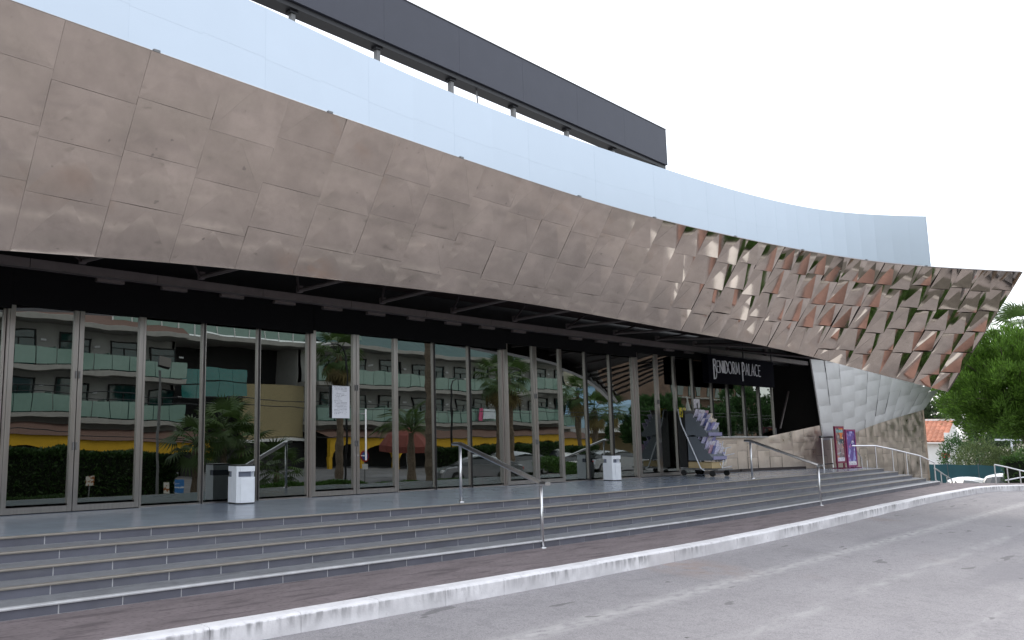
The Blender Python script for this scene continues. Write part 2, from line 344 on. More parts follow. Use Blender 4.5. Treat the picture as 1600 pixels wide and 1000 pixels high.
def lathe(mb, prof, c, n=16):
    vs = []; 
    for r, z in prof: vs += [(c[0]+r*math.cos(2*math.pi*k/n), c[1]+r*math.sin(2*math.pi*k/n), c[2]+z) for k in range(n)]
    fs = [(i*n+k, i*n+(k+1) % n, (i+1)*n+(k+1) % n, (i+1)*n+k) for i in range(len(prof)-1) for k in range(n)]
    return mb.add(vs, fs)

# ------------------------------------------------------------------ plan curves (metres)
def spl(xs, ys):
    """smooth interpolation (natural cubic), straight outside"""
    xs = np.array(xs, float); ys = np.array(ys, float); n = len(xs); h = np.diff(xs)
    A = np.zeros((n, n)); b = np.zeros(n); A[0, 0] = A[-1, -1] = 1
    for i in range(1, n-1):
        A[i, i-1] = h[i-1]; A[i, i] = 2*(h[i-1]+h[i]); A[i, i+1] = h[i]; b[i] = 3*((ys[i+1]-ys[i])/h[i]-(ys[i]-ys[i-1])/h[i-1])
    c = np.linalg.solve(A, b); d = np.diff(c)/(3*h); bb = np.diff(ys)/h - h*(2*c[:-1]+c[1:])/3
    def f(x):
        if x <= xs[0]: return float(ys[0]+(x-xs[0])*bb[0])
        if x >= xs[-1]:
            k = n-2; sl = bb[k]+2*c[k]*h[k]+3*d[k]*h[k]**2; return float(ys[-1]+(x-xs[-1])*sl)
        k = int(np.searchsorted(xs, x)-1); t = x-xs[k]; return float(ys[k]+bb[k]*t+c[k]*t*t+d[k]*t**3)
    return f
T_Z = .58
E0 = spl([-4, 3, 8, 13, 17, 20, 25, 32, 40], [9.66, 9.62, 9.5, 9.46, 9.6, 9.75, 9.93, 10.28, 10.7])      # terrace edge
E4 = spl([-4, 3, 10, 15, 18.7, 21.8, 25, 29, 34.4, 41], [8.10, 8.08, 8.03, 8.07, 8.22, 8.43, 8.66, 8.95, 9.3, 9.75])   # foot of the stair
def EK(k): return lambda x: E0(x)*(1-k/4)+E4(x)*k/4
KERB = spl([-8, 3, 8, 12, 16, 20, 24, 29, 33], [6.68, 6.66, 6.63, 6.68, 6.86, 7.16, 7.48, 7.8, 7.95])
KPATH = [(x, KERB(x)) for x in np.arange(-8, 33.01, 1.0)] + [(34.0, 7.95), (34.9, 7.82), (35.7, 7.55), (36.5, 7.1), (37.3, 6.5), (38.2, 5.8), (39.2, 5.0), (40.4, 4.0), (41.8, 2.8), (43.4, 1.4)]
TOPC = spl([2.39, 4.46, 7.6, 10.56, 13.4, 16.53, 19.1, 21.5, 23.65, 25.57, 27.33], [7.93, 8.06, 8.24, 8.36, 8.39, 8.19, 7.86, 7.43, 6.84, 6.03, 5.13])
TOP_Z, TILT = 5.9, R(31.8)
LIPS = spl([2.83, 5.26, 7.4, 10.19, 11.89, 13.86, 15.97, 18.23, 20.89, 23.41, 25.62, 27.33], [2.57, 2.38, 2.27, 2.16, 2.12, 2.13, 2.2, 2.3, 2.47, 2.78, 3.2, 3.58])
def fascia(x, s, off=0.):
    """point of the leaning fascia: s metres down its slope; off metres out of the face"""
    e = .05; sl = (TOPC(x+e)-TOPC(x-e))/(2*e)
    n = Vector((sl*math.cos(TILT), -math.cos(TILT), -math.sin(TILT))).normalized()
    return Vector((x, TOPC(x)+s*math.sin(TILT), TOP_Z-s*math.cos(TILT))) + n*off
BANDC = spl([-4, 6.26, 9.21, 12.8, 17.25, 19.93, 22.88, 25.5, 27.1, 28.22], [9.5, 9.66, 9.95, 10.09, 9.95, 9.78, 9.46, 8.84, 8.08, 7.34])

# ------------------------------------------------------------------ ground, road, pavement, kerb
g = MB(); g.quad((-900, -900, -1.75), (900, -900, -1.75), (900, 900, -1.75), (-900, 900, -1.75)); structure(g.build('ground', terrain_mat))
def road_z(y): return -.18-max(0, 6.6-y)*.052
rd = MB(); rp = [(x, y-.02) for x, y in KPATH]
for (x0, y0), (x1, y1) in zip(rp[:-1], rp[1:]):
    ye0, ye1 = (-2.8 if x0 < 15 else -1.5 if x0 < 40 else -3), (-2.8 if x0 < 15 else -1.5 if x0 < 40 else -3)
    n = 6
    for k in range(n):
        ya, yb, yc, yd = (ye0+(y0+.1-ye0)*k/n, ye1+(y1+.1-ye1)*k/n, ye1+(y1+.1-ye1)*(k+1)/n, ye0+(y0+.1-ye0)*(k+1)/n)
        rd.quad((x0, ya, road_z(ya)), (x1, yb, road_z(yb)), (x1, yc, road_z(yc)), (x0, yd, road_z(yd)))
rd.quad((15, -2.8, road_z(-2.8)), (62, -2.8, road_z(-2.8)), (62, -6.4, road_z(-2.8)-.05), (15, -6.4, road_z(-2.8)-.05))
structure(rd.build('road', road_mat))
mk = MB()
def mark(p, q, w):
    d = Vector((q[0]-p[0], q[1]-p[1], 0)).normalized(); n_ = Vector((-d.y, d.x, 0))*w/2
    c = [Vector((*p, 0))-n_, Vector((*q, 0))-n_, Vector((*q, 0))+n_, Vector((*p, 0))+n_]; mk.quad(*[(v.x, v.y, road_z(v.y)+.005) for v in c])
for p, q in (((26.9, 4.9), (27.6, 3.6)), ((27.75, 3.3), (28.5, 2.0)), ((28.65, 1.7), (29.5, .35))): mark(p, q, .55)
structure(mk.build('road_marking', mat('road_paint', (.80, .79, .78), .6, 0, .06, 6)))
rb = MB(); rb.box((16, 3.0, -1.4), (50, 6.2, 1.2)); structure(rb.build('road_base', soil))
pv = MB()
def pave_back(x, y):
    if x < 34.4: return E4(x)+.2
    return None
pts = []
for i, (x, y) in enumerate(KPATH):
    if i == 0: tdir = Vector((1, 0, 0))
    pts.append((x, y))
for (x0, y0), (x1, y1) in zip(pts[:-1], pts[1:]):
    if x1 <= 34.05: pv.quad((x0, y0+.165, 0), (x1, y1+.165, 0), (x1, E4(x1)+.3, 0), (x0, E4(x0)+.3, 0))
q = [(34.0, 8.15), (34.98, 8.03), (35.82, 7.76), (36.65, 7.28), (37.45, 6.66), (38.35, 5.96), (39.35, 5.16)]
pv.add([(x, y, 0) for x, y in q] + [(39.9, 5.75, 0), (38.0, 7.35, 0), (36.9, 8.25, 0), (36.2, 9.0, 0), (35.3, 9.75, 0), (34.0, 9.8, 0)], [tuple(range(13))])
structure(pv.build('pavement', pave_mat))
ps = MB()
edge = [(39.9, 5.75), (38.0, 7.35), (36.9, 8.25), (36.2, 9.0), (35.3, 9.75), (34.6, 11.3)]
for p, r_ in zip(edge[:-1], edge[1:]): ps.quad((*p, -.003), (*r_, -.003), (*r_, -1.8), (*p, -1.8))
structure(ps.build('retaining_edge', concrete))
kerb = structure(thing('kerb', 'white painted kerb', 'kerb')); del kerb['category']; del kerb['label']
def kerb_run(path, w, z0, z1, parent, m):
    P = [Vector((*p, 0)) for p in path]; seglen = [0]
    for a, b in zip(P[:-1], P[1:]): seglen.append(seglen[-1]+(b-a).length)
    def pt(s):
        k = min(max(int(np.searchsorted(seglen, s)-1), 0), len(P)-2); t = (s-seglen[k])/(seglen[k+1]-seglen[k]); return P[k].lerp(P[k+1], t), (P[k+1]-P[k]).normalized()
    s = 0.
    while s < seglen[-1]-.2:
        e = min(s+1.0, seglen[-1]); (a, ta), (b, tb) = pt(s+.003), pt(e-.003); na = Vector((-ta.y, ta.x, 0)); nb = Vector((-tb.y, tb.x, 0)); j = random.uniform(-.006, .006); zt = z1+random.uniform(-.004, .003)
        v = []
        for p, n_ in ((a, na), (b, nb)):
            for off, z in ((j, z0), (j, zt-.03), (j+.012, zt-.006), (j+.04, zt), (w, zt), (w, z0)): v.append(p+n_*off+Vector((0, 0, z)))
        mb = MB().add(v, [(0, 6, 7, 1), (1, 7, 8, 2), (2, 8, 9, 3), (3, 9, 10, 4), (4, 10, 11, 5), (0, 1, 2, 3, 4, 5), (11, 10, 9, 8, 7, 6)])
        mb.build('kerb_stone', m, parent); s = e
kerb_run(KPATH, .18, -.2, .006, kerb, kerb_mat)

# ------------------------------------------------------------------ stair and terrace
st = structure(thing('stair', '', 'stair')); del st['category']; del st['label']
RISE = T_Z/5
def end_x(k): return 32.3 + (34.35-32.3)*k/4
LEFT = -4.
for k in range(5):
    f = EK(k); zt = T_Z-k*RISE; zb = zt-RISE; xe = end_x(k)
    xs = list(np.arange(LEFT, xe, .8))+[xe]
    core = MB()
    for x0, x1 in zip(xs[:-1], xs[1:]):
        core.quad((x0, f(x0)+.003, zb-.02), (x1, f(x1)+.003, zb-.02), (x1, f(x1)+.003, zt-.027), (x0, f(x0)+.003, zt-.027))
    core.quad((xe, f(xe)+.01, zb-.02), (xe+.02, 11.4, zb-.02), (xe+.02, 11.4, zt-.002), (xe, f(xe)+.01, zt-.002))
    core.build('riser_bed', grout, st)
    nos = MB(); tr = MB(); back = EK(k-1) if k else None
    for x0, x1 in zip(xs[:-1], xs[1:]):
        a, b = f(x0), f(x1)
        pr = [(-.022, zt-.024), (-.026, zt-.012), (-.02, zt), (.035, zt)]
        for (u0, w0), (u1, w1) in zip(pr[:-1], pr[1:]): nos.quad((x0, a+u0, w0), (x1, b+u0, w0), (x1, b+u1, w1), (x0, a+u1, w1))
        nos.quad((x0, a+.013, zt-.026), (x1, b+.013, zt-.026), (x1, b-.022, zt-.024), (x0, a-.022, zt-.024))
        if k: tr.quad((x0, a+.036, zt-.001), (x1, b+.036, zt-.001), (x1, back(x1)+.02, zt-.001), (x0, back(x0)+.02, zt-.001))
    nos.build('nosing', nosing_pale if k == 4 else nosing_tan, st)
    if k: 
        tr.quad((xs[-1], f(xe)+.036, zt-.0015), (xe+.02, 11.4, zt-.0015), (end_x(k-1), 11.4, zt-.0015), (end_x(k-1), f(end_x(k-1))+.036, zt-.0015))
        tr.build('tread', tread_grey, st)
    x = LEFT - .13*k - random.uniform(0, .3)
    while x < xe-.1:
        x1 = min(x+.655, xe); x0 = max(x, LEFT)
        if x1 > x0+.05:
            a, b = f(x0+.004), f(x1-.004); j = random.uniform(-.001, .001); qx = random.uniform(.004, .0075); zz0, zz1 = zb+.0015+(0 if k < 4 else .002), zt-.027
            v = [(x0+qx, a+j, zz0), (x1-qx, b+j, zz0), (x1-qx, b+j, zz1), (x0+qx, a+j, zz1), (x0+qx, a+.014, zz0), (x1-qx, b+.014, zz0), (x1-qx, b+.014, zz1), (x0+qx, a+.014, zz1)]
            MB().add(v, [(0, 1, 2, 3), (3, 2, 6, 7), (0, 4, 5, 1), (0, 3, 7, 4), (1, 5, 6, 2)]).build('riser_tile', tile_blue, st)
        x = x+.655
tf = MB(); xs = list(np.arange(LEFT, 32.3, .8))+[32.3]
for x0, x1 in zip(xs[:-1], xs[1:]): tf.quad((x0, E0(x0)+.036, T_Z-.001), (x1, E0(x1)+.036, T_Z-.001), (x1, 13.2, T_Z-.001), (x0, 13.2, T_Z-.001))
structure(tf.build('terrace', terrace_mat))
sf = MB(); sf.box((15, 11.2, -.4), (37, 2.0, .8)); structure(sf.build('terrace_base', soil))

# ------------------------------------------------------------------ the palace
pal = thing('palace_building', 'long low palace with leaning bronze fascia over dark glass doors and a pale steel band', 'building', (14, 12, 0))
# leaning fascia: pillowed sheets in staggered columns
xc = [-3.0]
while xc[-1] < 27.2:
    x = xc[-1]; e = .05; sl = (TOPC(x+e)-TOPC(x-e))/(2*e)
    w = 1.0 if x < 9 else (1.0-.36*min(1, (x-9)/11)); xc.append(x + w/math.sqrt(1+sl*sl*.8))
sc_ = (27.33+3.0)/(xc[-1]+3.0); xc = [-3.0+(x+3.0)*sc_ for x in xc]
ROW = .615
for ci, (x0, x1) in enumerate(zip(xc[:-1], xc[1:])):
    s = 0.; first = ROW*(1.0 if ci % 2 == 0 else .86)+random.uniform(-.05, .05); lmin = min(LIPS(x0), LIPS(x1)); lmax = max(LIPS(x0), LIPS(x1))
    cuts = [0., first]
    while cuts[-1]+ROW < lmin-.22: cuts.append(cuts[-1]+ROW)
    for ri in range(len(cuts)):
        s0 = cuts[ri]; last = ri == len(cuts)-1
        k_ = min(1, max(0, (x0-14.5)/5)); h = random.uniform(.8, 1.2)*(.011+.022*k_); tx, ty = random.gauss(0, .0015+.003*k_), random.gauss(0, .0015+.003*k_)
        ax = .5+random.uniform(-.06, .06); cv = [random.uniform(.10, .42)*h for _ in range(3)]
        def P(u, v, o):
            x = x0+.0011+(x1-x0-.0022)*u; sb = LIPS(x) if last else cuts[ri+1]-.0011
            return fascia(x, s0+.0006+(sb-s0-.0006)*v, .012+o+tx*(2*u-1)+ty*(2*v-1))
        # three facets folded from the middle of the top edge to the lower corners, each slightly dished
        mb = MB(); NF = 3
        for fi, tri in enumerate((((ax, 0, h), (0, 1, 0), (1, 1, 0)), ((0, 0, 0), (0, 1, 0), (ax, 0, h)), ((ax, 0, h), (1, 1, 0), (1, 0, 0)))):
            vs = []; idx = {}
            for i in range(NF+1):
                for j in range(NF+1-i):
                    w1, w2 = i/NF, j/NF; w0 = 1-w1-w2; idx[i, j] = len(vs)
                    u = w0*tri[0][0]+w1*tri[1][0]+w2*tri[2][0]; v = w0*tri[0][1]+w1*tri[1][1]+w2*tri[2][1]; oo = w0*tri[0][2]+w1*tri[1][2]+w2*tri[2][2]
                    vs.append(P(u, v, oo+cv[fi]*(w0*w1+w1*w2+w2*w0)*1.6))
            fs = []
            for i in range(NF):
                for j in range(NF-i):
                    fs.append((idx[i, j], idx[i+1, j], idx[i, j+1]))
                    if i+j < NF-1: fs.append((idx[i+1, j], idx[i+1, j+1], idx[i, j+1]))
            mb.add(vs, fs)
        o = mb.build('fascia_panel', bronze, pal, smooth=True)
# backing, thin lip and top cap of the fascia
xs = list(np.linspace(-3, 27.33, 90)); bk = MB(); cap = MB(); lip = MB(); lip2 = MB(); sof = MB(); rear = MB()
for a, b in zip(xs[:-1], xs[1:]):
    la, lb = LIPS(a), LIPS(b)
    bk.quad(fascia(a, 0, .003), fascia(b, 0, .003), fascia(b, lb-.01, .003), fascia(a, la-.01, .003))
    for (s0, o0), (s1, o1) in (((0, .02), (0, -.06)),): lip2.quad(fascia(a, -.004, .022), fascia(b, -.004, .022), fascia(b, -.004, -.06), fascia(a, -.004, -.06))
    lip.quad(fascia(a, la+.002, .018), fascia(b, lb+.002, .018), fascia(b, lb+.002, -.08), fascia(a, la+.002, -.08))
    rear.quad(fascia(a, 0, -.07), fascia(b, 0, -.07), fascia(b, lb-.01, -.07), fascia(a, la-.01, -.07))
    if b < 27.2: cap.quad(fascia(a, 0, -.02), fascia(b, 0, -.02), (b, BANDC(b)+.3, TOP_Z-.04), (a, BANDC(a)+.3, TOP_Z-.04))
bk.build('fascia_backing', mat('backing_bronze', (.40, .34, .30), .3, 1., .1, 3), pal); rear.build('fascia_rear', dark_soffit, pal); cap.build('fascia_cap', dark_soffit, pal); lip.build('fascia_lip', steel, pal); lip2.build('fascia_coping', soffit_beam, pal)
LSTOP = LIPS(27.33)
en = MB(); en.quad(fascia(27.33, -.004, .02), fascia(27.33, LSTOP, .02), fascia(27.33, LSTOP, -.07), fascia(27.33, -.004, -.07)); en.build('fascia_edge', soffit_beam, pal)
# bird spikes and clips standing on the top edge
for x in (4.0, 6.6, 9.3, 12.5, 14.9, 17.7, 20.2, 22.6, 24.6):
    p = fascia(x, 0, .0); MB().box((p.x, p.y+.02, p.z+.015), (.08, .05, .03)).build('edge_clip', lamp_grey, pal)
# soffit with ribs, edge beam over the doors
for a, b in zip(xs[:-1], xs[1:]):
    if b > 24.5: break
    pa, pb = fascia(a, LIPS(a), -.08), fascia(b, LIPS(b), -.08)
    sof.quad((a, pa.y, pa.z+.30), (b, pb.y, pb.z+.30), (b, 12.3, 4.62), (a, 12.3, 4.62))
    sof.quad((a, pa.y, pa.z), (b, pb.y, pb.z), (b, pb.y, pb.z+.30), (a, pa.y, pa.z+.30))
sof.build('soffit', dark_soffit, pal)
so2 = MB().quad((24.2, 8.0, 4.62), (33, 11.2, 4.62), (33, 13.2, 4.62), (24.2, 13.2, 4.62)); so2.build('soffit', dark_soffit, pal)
for x in np.arange(-1.4, 25, 2.0):
    p = fascia(x, LIPS(x), -.09); zt = 4.55
    MB().tube([(x+.15, 11.75, 4.24), (x, p.y+.05, p.z+.16)], .035, 6).build('soffit_rib', soffit_beam, pal)
    MB().tube([(x+.15, 11.75, 4.24), (x-.9, p.y+.9, p.z+.34)], .022, 6).build('soffit_rib', dark_soffit, pal)
    MB().box((x+.15, 11.72, 4.26), (.09, .09, .12)).build('rib_foot', soffit_beam, pal)
bmx = list(np.arange(-4, 30.2, 2.0)); bmx.append(30.6)
for a, b in zip(bmx[:-1], bmx[1:]): MB().box(((a+b)/2, 11.85, 4.12), (b-a-.01, .16, .13)).build('soffit_beam', soffit_beam, pal)
for x in np.arange(-3.5, 24, 1.1):
    if random.random() < .6: MB().box((x, 12.0, 4.03), (.45, .12, .05)).build('light_trough', soffit_beam, pal)
# glazing: pairs of door leaves set forward, fixed lights between
DZ0, DZ1 = T_Z, 4.02
def leaf(x0, x1, y, door, handle=None):
    s = .072 if door else .034; dep = .07; br = .085 if door else .02
    z0 = T_Z+(.012 if door else 0.)
    f = MB(); 
    f.box((x0+s/2, y, (z0+DZ1)/2), (s, dep, DZ1-z0)); f.box((x1-s/2, y, (z0+DZ1)/2), (s, dep, DZ1-z0))
    f.box(((x0+x1)/2, y, z0+br/2), (x1-x0-2*s-.002, dep*.9, br)); f.box(((x0+x1)/2, y, DZ1-.03), (x1-x0-2*s-.002, dep*.9, .06))
    o = f.build('glass_door' if door else 'fixed_light', frame_metal, pal)
    a = random.gauss(0, .0042); b = random.gauss(0, .0022)
    m = Matrix.Translation(((x0+x1)/2, y+.005, (z0+br+DZ1)/2)) @ Matrix.Rotation(a, 4, 'Z') @ Matrix.Rotation(b, 4, 'X')
    MB().box((0, 0, 0), (x1-x0-2*s, .010, DZ1-z0-br-.06), M=m).build('pane', door_glass, o)
    if door:
        for zz in (.95, 2.0): MB().box((x0+.02 if handle == 'r' else x1-.02, y-.045, zz+T_Z), (.02, .02, .11)).build('lock', lamp_grey, o)
    else:
        for xx in (x0, ):
            g_ = MB().box((xx-.001, y-.012, (T_Z+DZ1)/2), (.012, dep+.03, DZ1-T_Z)); g_.build('seal', black_paint, o)
    return o
FY, DY = 12.15, 12.09
doors = [(-1.30, -.24, .82), (3.86, 4.88, 5.93), (9.31, 10.36, 11.42), (14.80, 15.85, 16.86), (20.2, 21.22, 22.2)]
leaf_objs = {}
for i, (a, b, c) in enumerate(doors):
    leaf_objs[i, 0] = leaf(a, b-.006, DY, True, 'l'); leaf_objs[i, 1] = leaf(b+.006, c, DY, True, 'r')
    for x in (a, c): MB().box((x+(-.02 if x == a else .02), (DY+FY)/2, (T_Z+DZ1)/2), (.030, FY-DY+.07, DZ1-T_Z)).build('door_jamb', frame_metal, pal)
h = leaf_objs[2, 1]
hb = MB(); hb.tube([(10.46, 11.90, 1.22), (10.46, 11.90, 2.17)], .019, 10); hb.tube([(10.46, 11.9, 1.3), (10.46, 12.03, 1.3)], .012); hb.tube([(10.46, 11.9, 2.09), (10.46, 12.03, 2.09)], .012); hb.build('handle', steel, h)
fx = []
for (a, b, c), (d, e, f_) in zip(doors[:-1], doors[1:]):
    w = (d-c-.08)/3
    for k in range(3): leaf(c+.04+k*w, c+.04+(k+1)*w-.004, FY, False)
for k in range(2): leaf(-3.6+k*1.1, -2.5+k*1.1-.004, FY, False)
gx = [22.25, 23.3, 24.4, 25.4, 26.45, 27.5, 28.5]
for a, b in zip(gx[:-1], gx[1:]): leaf(a, b-.004, FY, False)
for (a, b), zb in (((-4, 3.86), 3.48), ((3.86, 9.3), 3.54), ((9.31, 14.8), 3.60), ((14.8, 20.2), 3.74), ((20.2, 24.2), 3.88)):
    MB().box(((a+b)/2, 12.035, (zb+4.06)/2), (b-a-.004, .03, 4.06-zb)).build('shade_strip', mat('shade_strip_black', (.006, .006, .007), .6, 0, .1, 6, spec=.1), pal)  # added black strips stand in for the dark soffit reflected across the door tops
tz = MB().box((12.3, 12.42, 4.35), (36.5, .12, .62)); tz.build('door_header', black_paint, pal)
# hall behind the glass
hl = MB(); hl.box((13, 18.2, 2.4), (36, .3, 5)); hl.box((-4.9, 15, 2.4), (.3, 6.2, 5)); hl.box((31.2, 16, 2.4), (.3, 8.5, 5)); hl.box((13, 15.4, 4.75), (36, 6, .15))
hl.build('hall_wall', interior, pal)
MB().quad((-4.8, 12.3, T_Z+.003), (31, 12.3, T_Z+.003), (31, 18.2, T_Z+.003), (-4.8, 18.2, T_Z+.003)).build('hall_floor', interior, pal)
for x in (7.4, 13.1, 19.0): MB().box((x, 15.2, 2.6), (.5, .5, 4.2)).build('hall_column', beige_wall, pal)
MB().box((13.5, 20, 7.3), (34, 19.0, .3)).build('roof', lamp_grey, pal)
bw = MB(); bw.box((13.5, 29.5, 3.5), (34, .3, 9)); bw.box((-3.6, 21, 3.5), (.3, 16.6, 9)); bw.box((30.2, 21.5, 3.2), (.3, 16, 8)); bw.build('rear_wall', hotel_wall, pal)
# pale steel band above, three courses of overlapping sheets
bx = list(np.linspace(-3.5, 20, 22))+list(np.linspace(20.8, 28.2, 17))
for i, (a, b) in enumerate(zip(bx[:-1], bx[1:])):
    off = -.05*(i % 2)
    zs = [5.45, 6.42+off*.3, 7.22+off*.5, 8.0]
    for k in range(3):
        t = .002*(k % 2)+.001*(i % 2)
        v = [(a, BANDC(a)-t-.007, zs[k]-.004), (b, BANDC(b)-t-.007, zs[k]-.008), (b, BANDC(b)-t-.004, zs[k+1]-.002), (a, BANDC(a)-t-.004, zs[k+1]-.002)]
        w = [(p[0], p[1]+.03, p[2]) for p in v]
        MB().add(v+w, [(0, 1, 2, 3), (0, 4, 5, 1), (3, 2, 6, 7), (0, 3, 7, 4), (1, 5, 6, 2)]).build('band_panel', band_steel, pal)
bb = MB()
for a, b in zip(bx[:-1], bx[1:]): bb.quad((a, BANDC(a)+.03, 5.4), (b, BANDC(b)+.03, 5.4), (b, BANDC(b)+.03, 7.99), (a, BANDC(a)+.03, 7.99)); bb.quad((a, BANDC(a)+.0, 7.995), (b, BANDC(b)+.0, 7.995), (b, BANDC(b)+.25, 7.995), (a, BANDC(a)+.25, 7.995)); bb.quad((a, BANDC(a)+.25, 5.4), (b, BANDC(b)+.25, 5.4), (b, BANDC(b)+.25, 7.995), (a, BANDC(a)+.25, 7.995))
bb.build('band_core', lamp_grey, pal)
MB().quad((28.2, BANDC(28.2)-.02, 5.4), (28.2, BANDC(28.2)+.25, 5.4), (28.2, BANDC(28.2)+.25, 8.0), (28.2, BANDC(28.2)-.02, 8.0)).build('band_end', band_steel, pal)
# silver upper wall, flared outwards at its right end, above the bronze plinth
wallc = spl([30.7, 32.3, 33.8, 36.5, 40.2], [1.50, 1.62, 1.86, 2.25, 2.70])
def wall_pt(x, z):
    y = 12.02 if x < 27 else (12.02-(x-27)*.47/3.8 if x < 30.8 else 11.55-(x-30.8)*.30/9.4); return Vector((x, y, z))
LEAN = .08
def upper(u, v, off=0.):
    """u along the wall, v = height above the crease in metres"""
    xb = 30.7+9.5*u; zc = wallc(xb); x = xb + v*2.75*u**1.5; p = wall_pt(xb, zc+v); return Vector((x, p.y-.05+v*LEAN-off, p.z))
NC = 11
for i in range(NC):
    u0, u1 = i/NC, (i+1)/NC; htop = lambda u: 4.45-wallc(30.7+9.5*u)-1.15*u*u
    st_ = .58; vc = [0., st_*(.55 if i % 2 else 1.)]
    while vc[-1]+st_ < htop(u0)-.15: vc.append(vc[-1]+st_)
    vc.append(htop(u0))
    for v0, v1 in zip(vc[:-1], vc[1:]):
        h = random.uniform(.007, .013); tx = random.gauss(0, .005)
        def Q(u, v):
            uu, vv = 2*u-1, 2*v-1; return upper(u0+.0002+(u1-u0-.0004)*u, v0+.001+(v1-v0-.002)*v, .012+h*(1-uu**4)*(1-vv**4)*(.8-.35*vv)+tx*uu)
        MB().grid(Q, 4, 4).build('upper_panel', silver_steel, pal, smooth=True)
ub = MB().grid(lambda u, v: upper(u, v*(4.43-wallc(30.7+9.5*u)-1.15*u*u), -.02), 10, 3); ub.build('upper_backing', lamp_grey, pal)
ue = MB().tube([upper(0, k*.7, .0) for k in range(5)], .035, 6); ue.build('upper_edge', silver_steel, pal)
# quilted bronze plinth wall
wx = [23.45]
while wx[-1] < 39.8: wx.append(wx[-1]+.68)
wx[-1] = 40.2
for i, (a, b) in enumerate(zip(wx[:-1], wx[1:])):
    def ztop(x):
        if x < 27.2: return 1.60
        if x < 30.7: return 1.60+(x-27.2)*.12
        return wallc(x)-.01
    z0 = .66 if a < 29 else (T_Z if a < 32 else -.1)
    if a > 33.5: z0 = -1.2
    zc = [z0]; st_ = .43
    zc.append(T_Z+.42+(.2 if i % 2 else 0.))
    while zc[-1]+st_ < min(ztop(a), ztop(b))-.15: zc.append(zc[-1]+st_)
    if z0 < -1: zc = [-1.2, -.75, -.3, .15]+[z for z in zc[1:] if z > .4]
    for k, zz in enumerate(zc):
        last = k == len(zc)-1; h = random.uniform(.008, .016); tx = random.gauss(0, .004)
        def W(u, v):
            x = a+.003+(b-a-.006)*u; zt = ztop(x) if last else zc[k+1]-.004; p = wall_pt(x, zz+.002+(zt-zz-.002)*v)
            uu, vv = 2*u-1, 2*v-1; p.y -= .02+h*(1-uu**4)*(1-vv**4)*(1-.4*vv)+tx*uu; return p
        MB().grid(W, 4, 4).build('plinth_panel', plinth_steel, pal, smooth=True)
pbk = MB()
for a, b in zip(wx[:-1], wx[1:]):
    za = 1.58 if a < 27.2 else (1.58+(a-27.2)*.12 if a < 30.7 else wallc(a)-.03); zb_ = 1.58 if b < 27.2 else (1.58+(b-27.2)*.12 if b < 30.7 else wallc(b)-.03)
    pbk.quad(wall_pt(a, -1.5), wall_pt(b, -1.5), wall_pt(b, zb_), wall_pt(a, za))
pbk.build('plinth_backing', dark_soffit, pal)
pw = MB(); p = wall_pt(40.2, 0); pw.box((40.23, p.y+.3, .6), (.06, .7, 4.2)); pw.build('plinth_corner', plinth_steel, pal)
MB().box((36, 15, 0.5), (9.5, 6, 4.2)).build('side_wall', hotel_wall, pal)
MB().box((25.4, 12.03, 1.625), (3.9, .36, .04)).build('counter_ledge', steel, pal)
for x in (24.0, 24.9, 25.7, 26.4): MB().box((x, 12.06, .62), (.08, .08, .08)).build('counter_foot', rubber, pal)
for x, w, h_ in ((24.9, .30, .16), (26.2, .28, .34), (27.1, .26, .30), (27.75, .40, .31), (28.5, .32, .27)):
    MB().box((x, 12.18, 1.645+h_/2), (w, .05, h_)).build('counter_screen', teal_glass if w == .40 else lamp_grey, pal)
for x in (24.75, 25.8):
    rg = MB(); rg.tube([(x+.075*math.cos(t), 12.325, 2.02+.13*math.sin(t)) for t in np.linspace(0, 2*math.pi, 17)], .018, 6, caps=False); rg.build('speak_ring', steel, pal)
MB().box((27.55, 12.31, 2.55), (.16, .012, .5)).build('blue_display', blue_paint, pal)
# dark bay beside the counter: frame, braces
bay = MB()
bay.tube([(28.62, 12.3, 1.6), (28.62, 12.3, 4.6)], .05, 6); bay.tube([(30.6, 13.4, 2.9), (28.7, 12.9, 2.9)], .04, 6); bay.tube([(28.8, 12.8, 4.5), (29.6, 12.9, 2.95)], .035, 6); bay.tube([(29.6, 12.9, 2.95), (30.6, 12.9, 4.5)], .035, 6); bay.tube([(30.0, 12.6, 1.9), (30.9, 12.6, 3.2)], .035, 6)
bay.build('bay_frame', soffit_beam, pal)
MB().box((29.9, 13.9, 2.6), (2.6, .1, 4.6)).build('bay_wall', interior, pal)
# open steelwork behind the prow
for k, x in enumerate(np.linspace(24.2, 27.1, 6)):
    p0, p1 = fascia(x, .1, -.15), fascia(x, LIPS(x)-.15, -.15)
    MB().tube([p0, p1], .045, 6).build('prow_strut', soffit_beam, pal)
    MB().tube([p1, (x+1.0, p1.y+2.6, 4.4)], .04, 6).build('prow_strut', soffit_beam, pal)
    MB().tube([p0, (x+.6, p0.y+2.6, 5.3)], .04, 6).build('prow_strut', soffit_beam, pal)
for s in (.4, 1.4, 2.3):
    MB().tube([fascia(x, s, -.2) for x in np.linspace(23.6, 27.2, 6)], .04, 6).build('prow_strut', soffit_beam, pal)

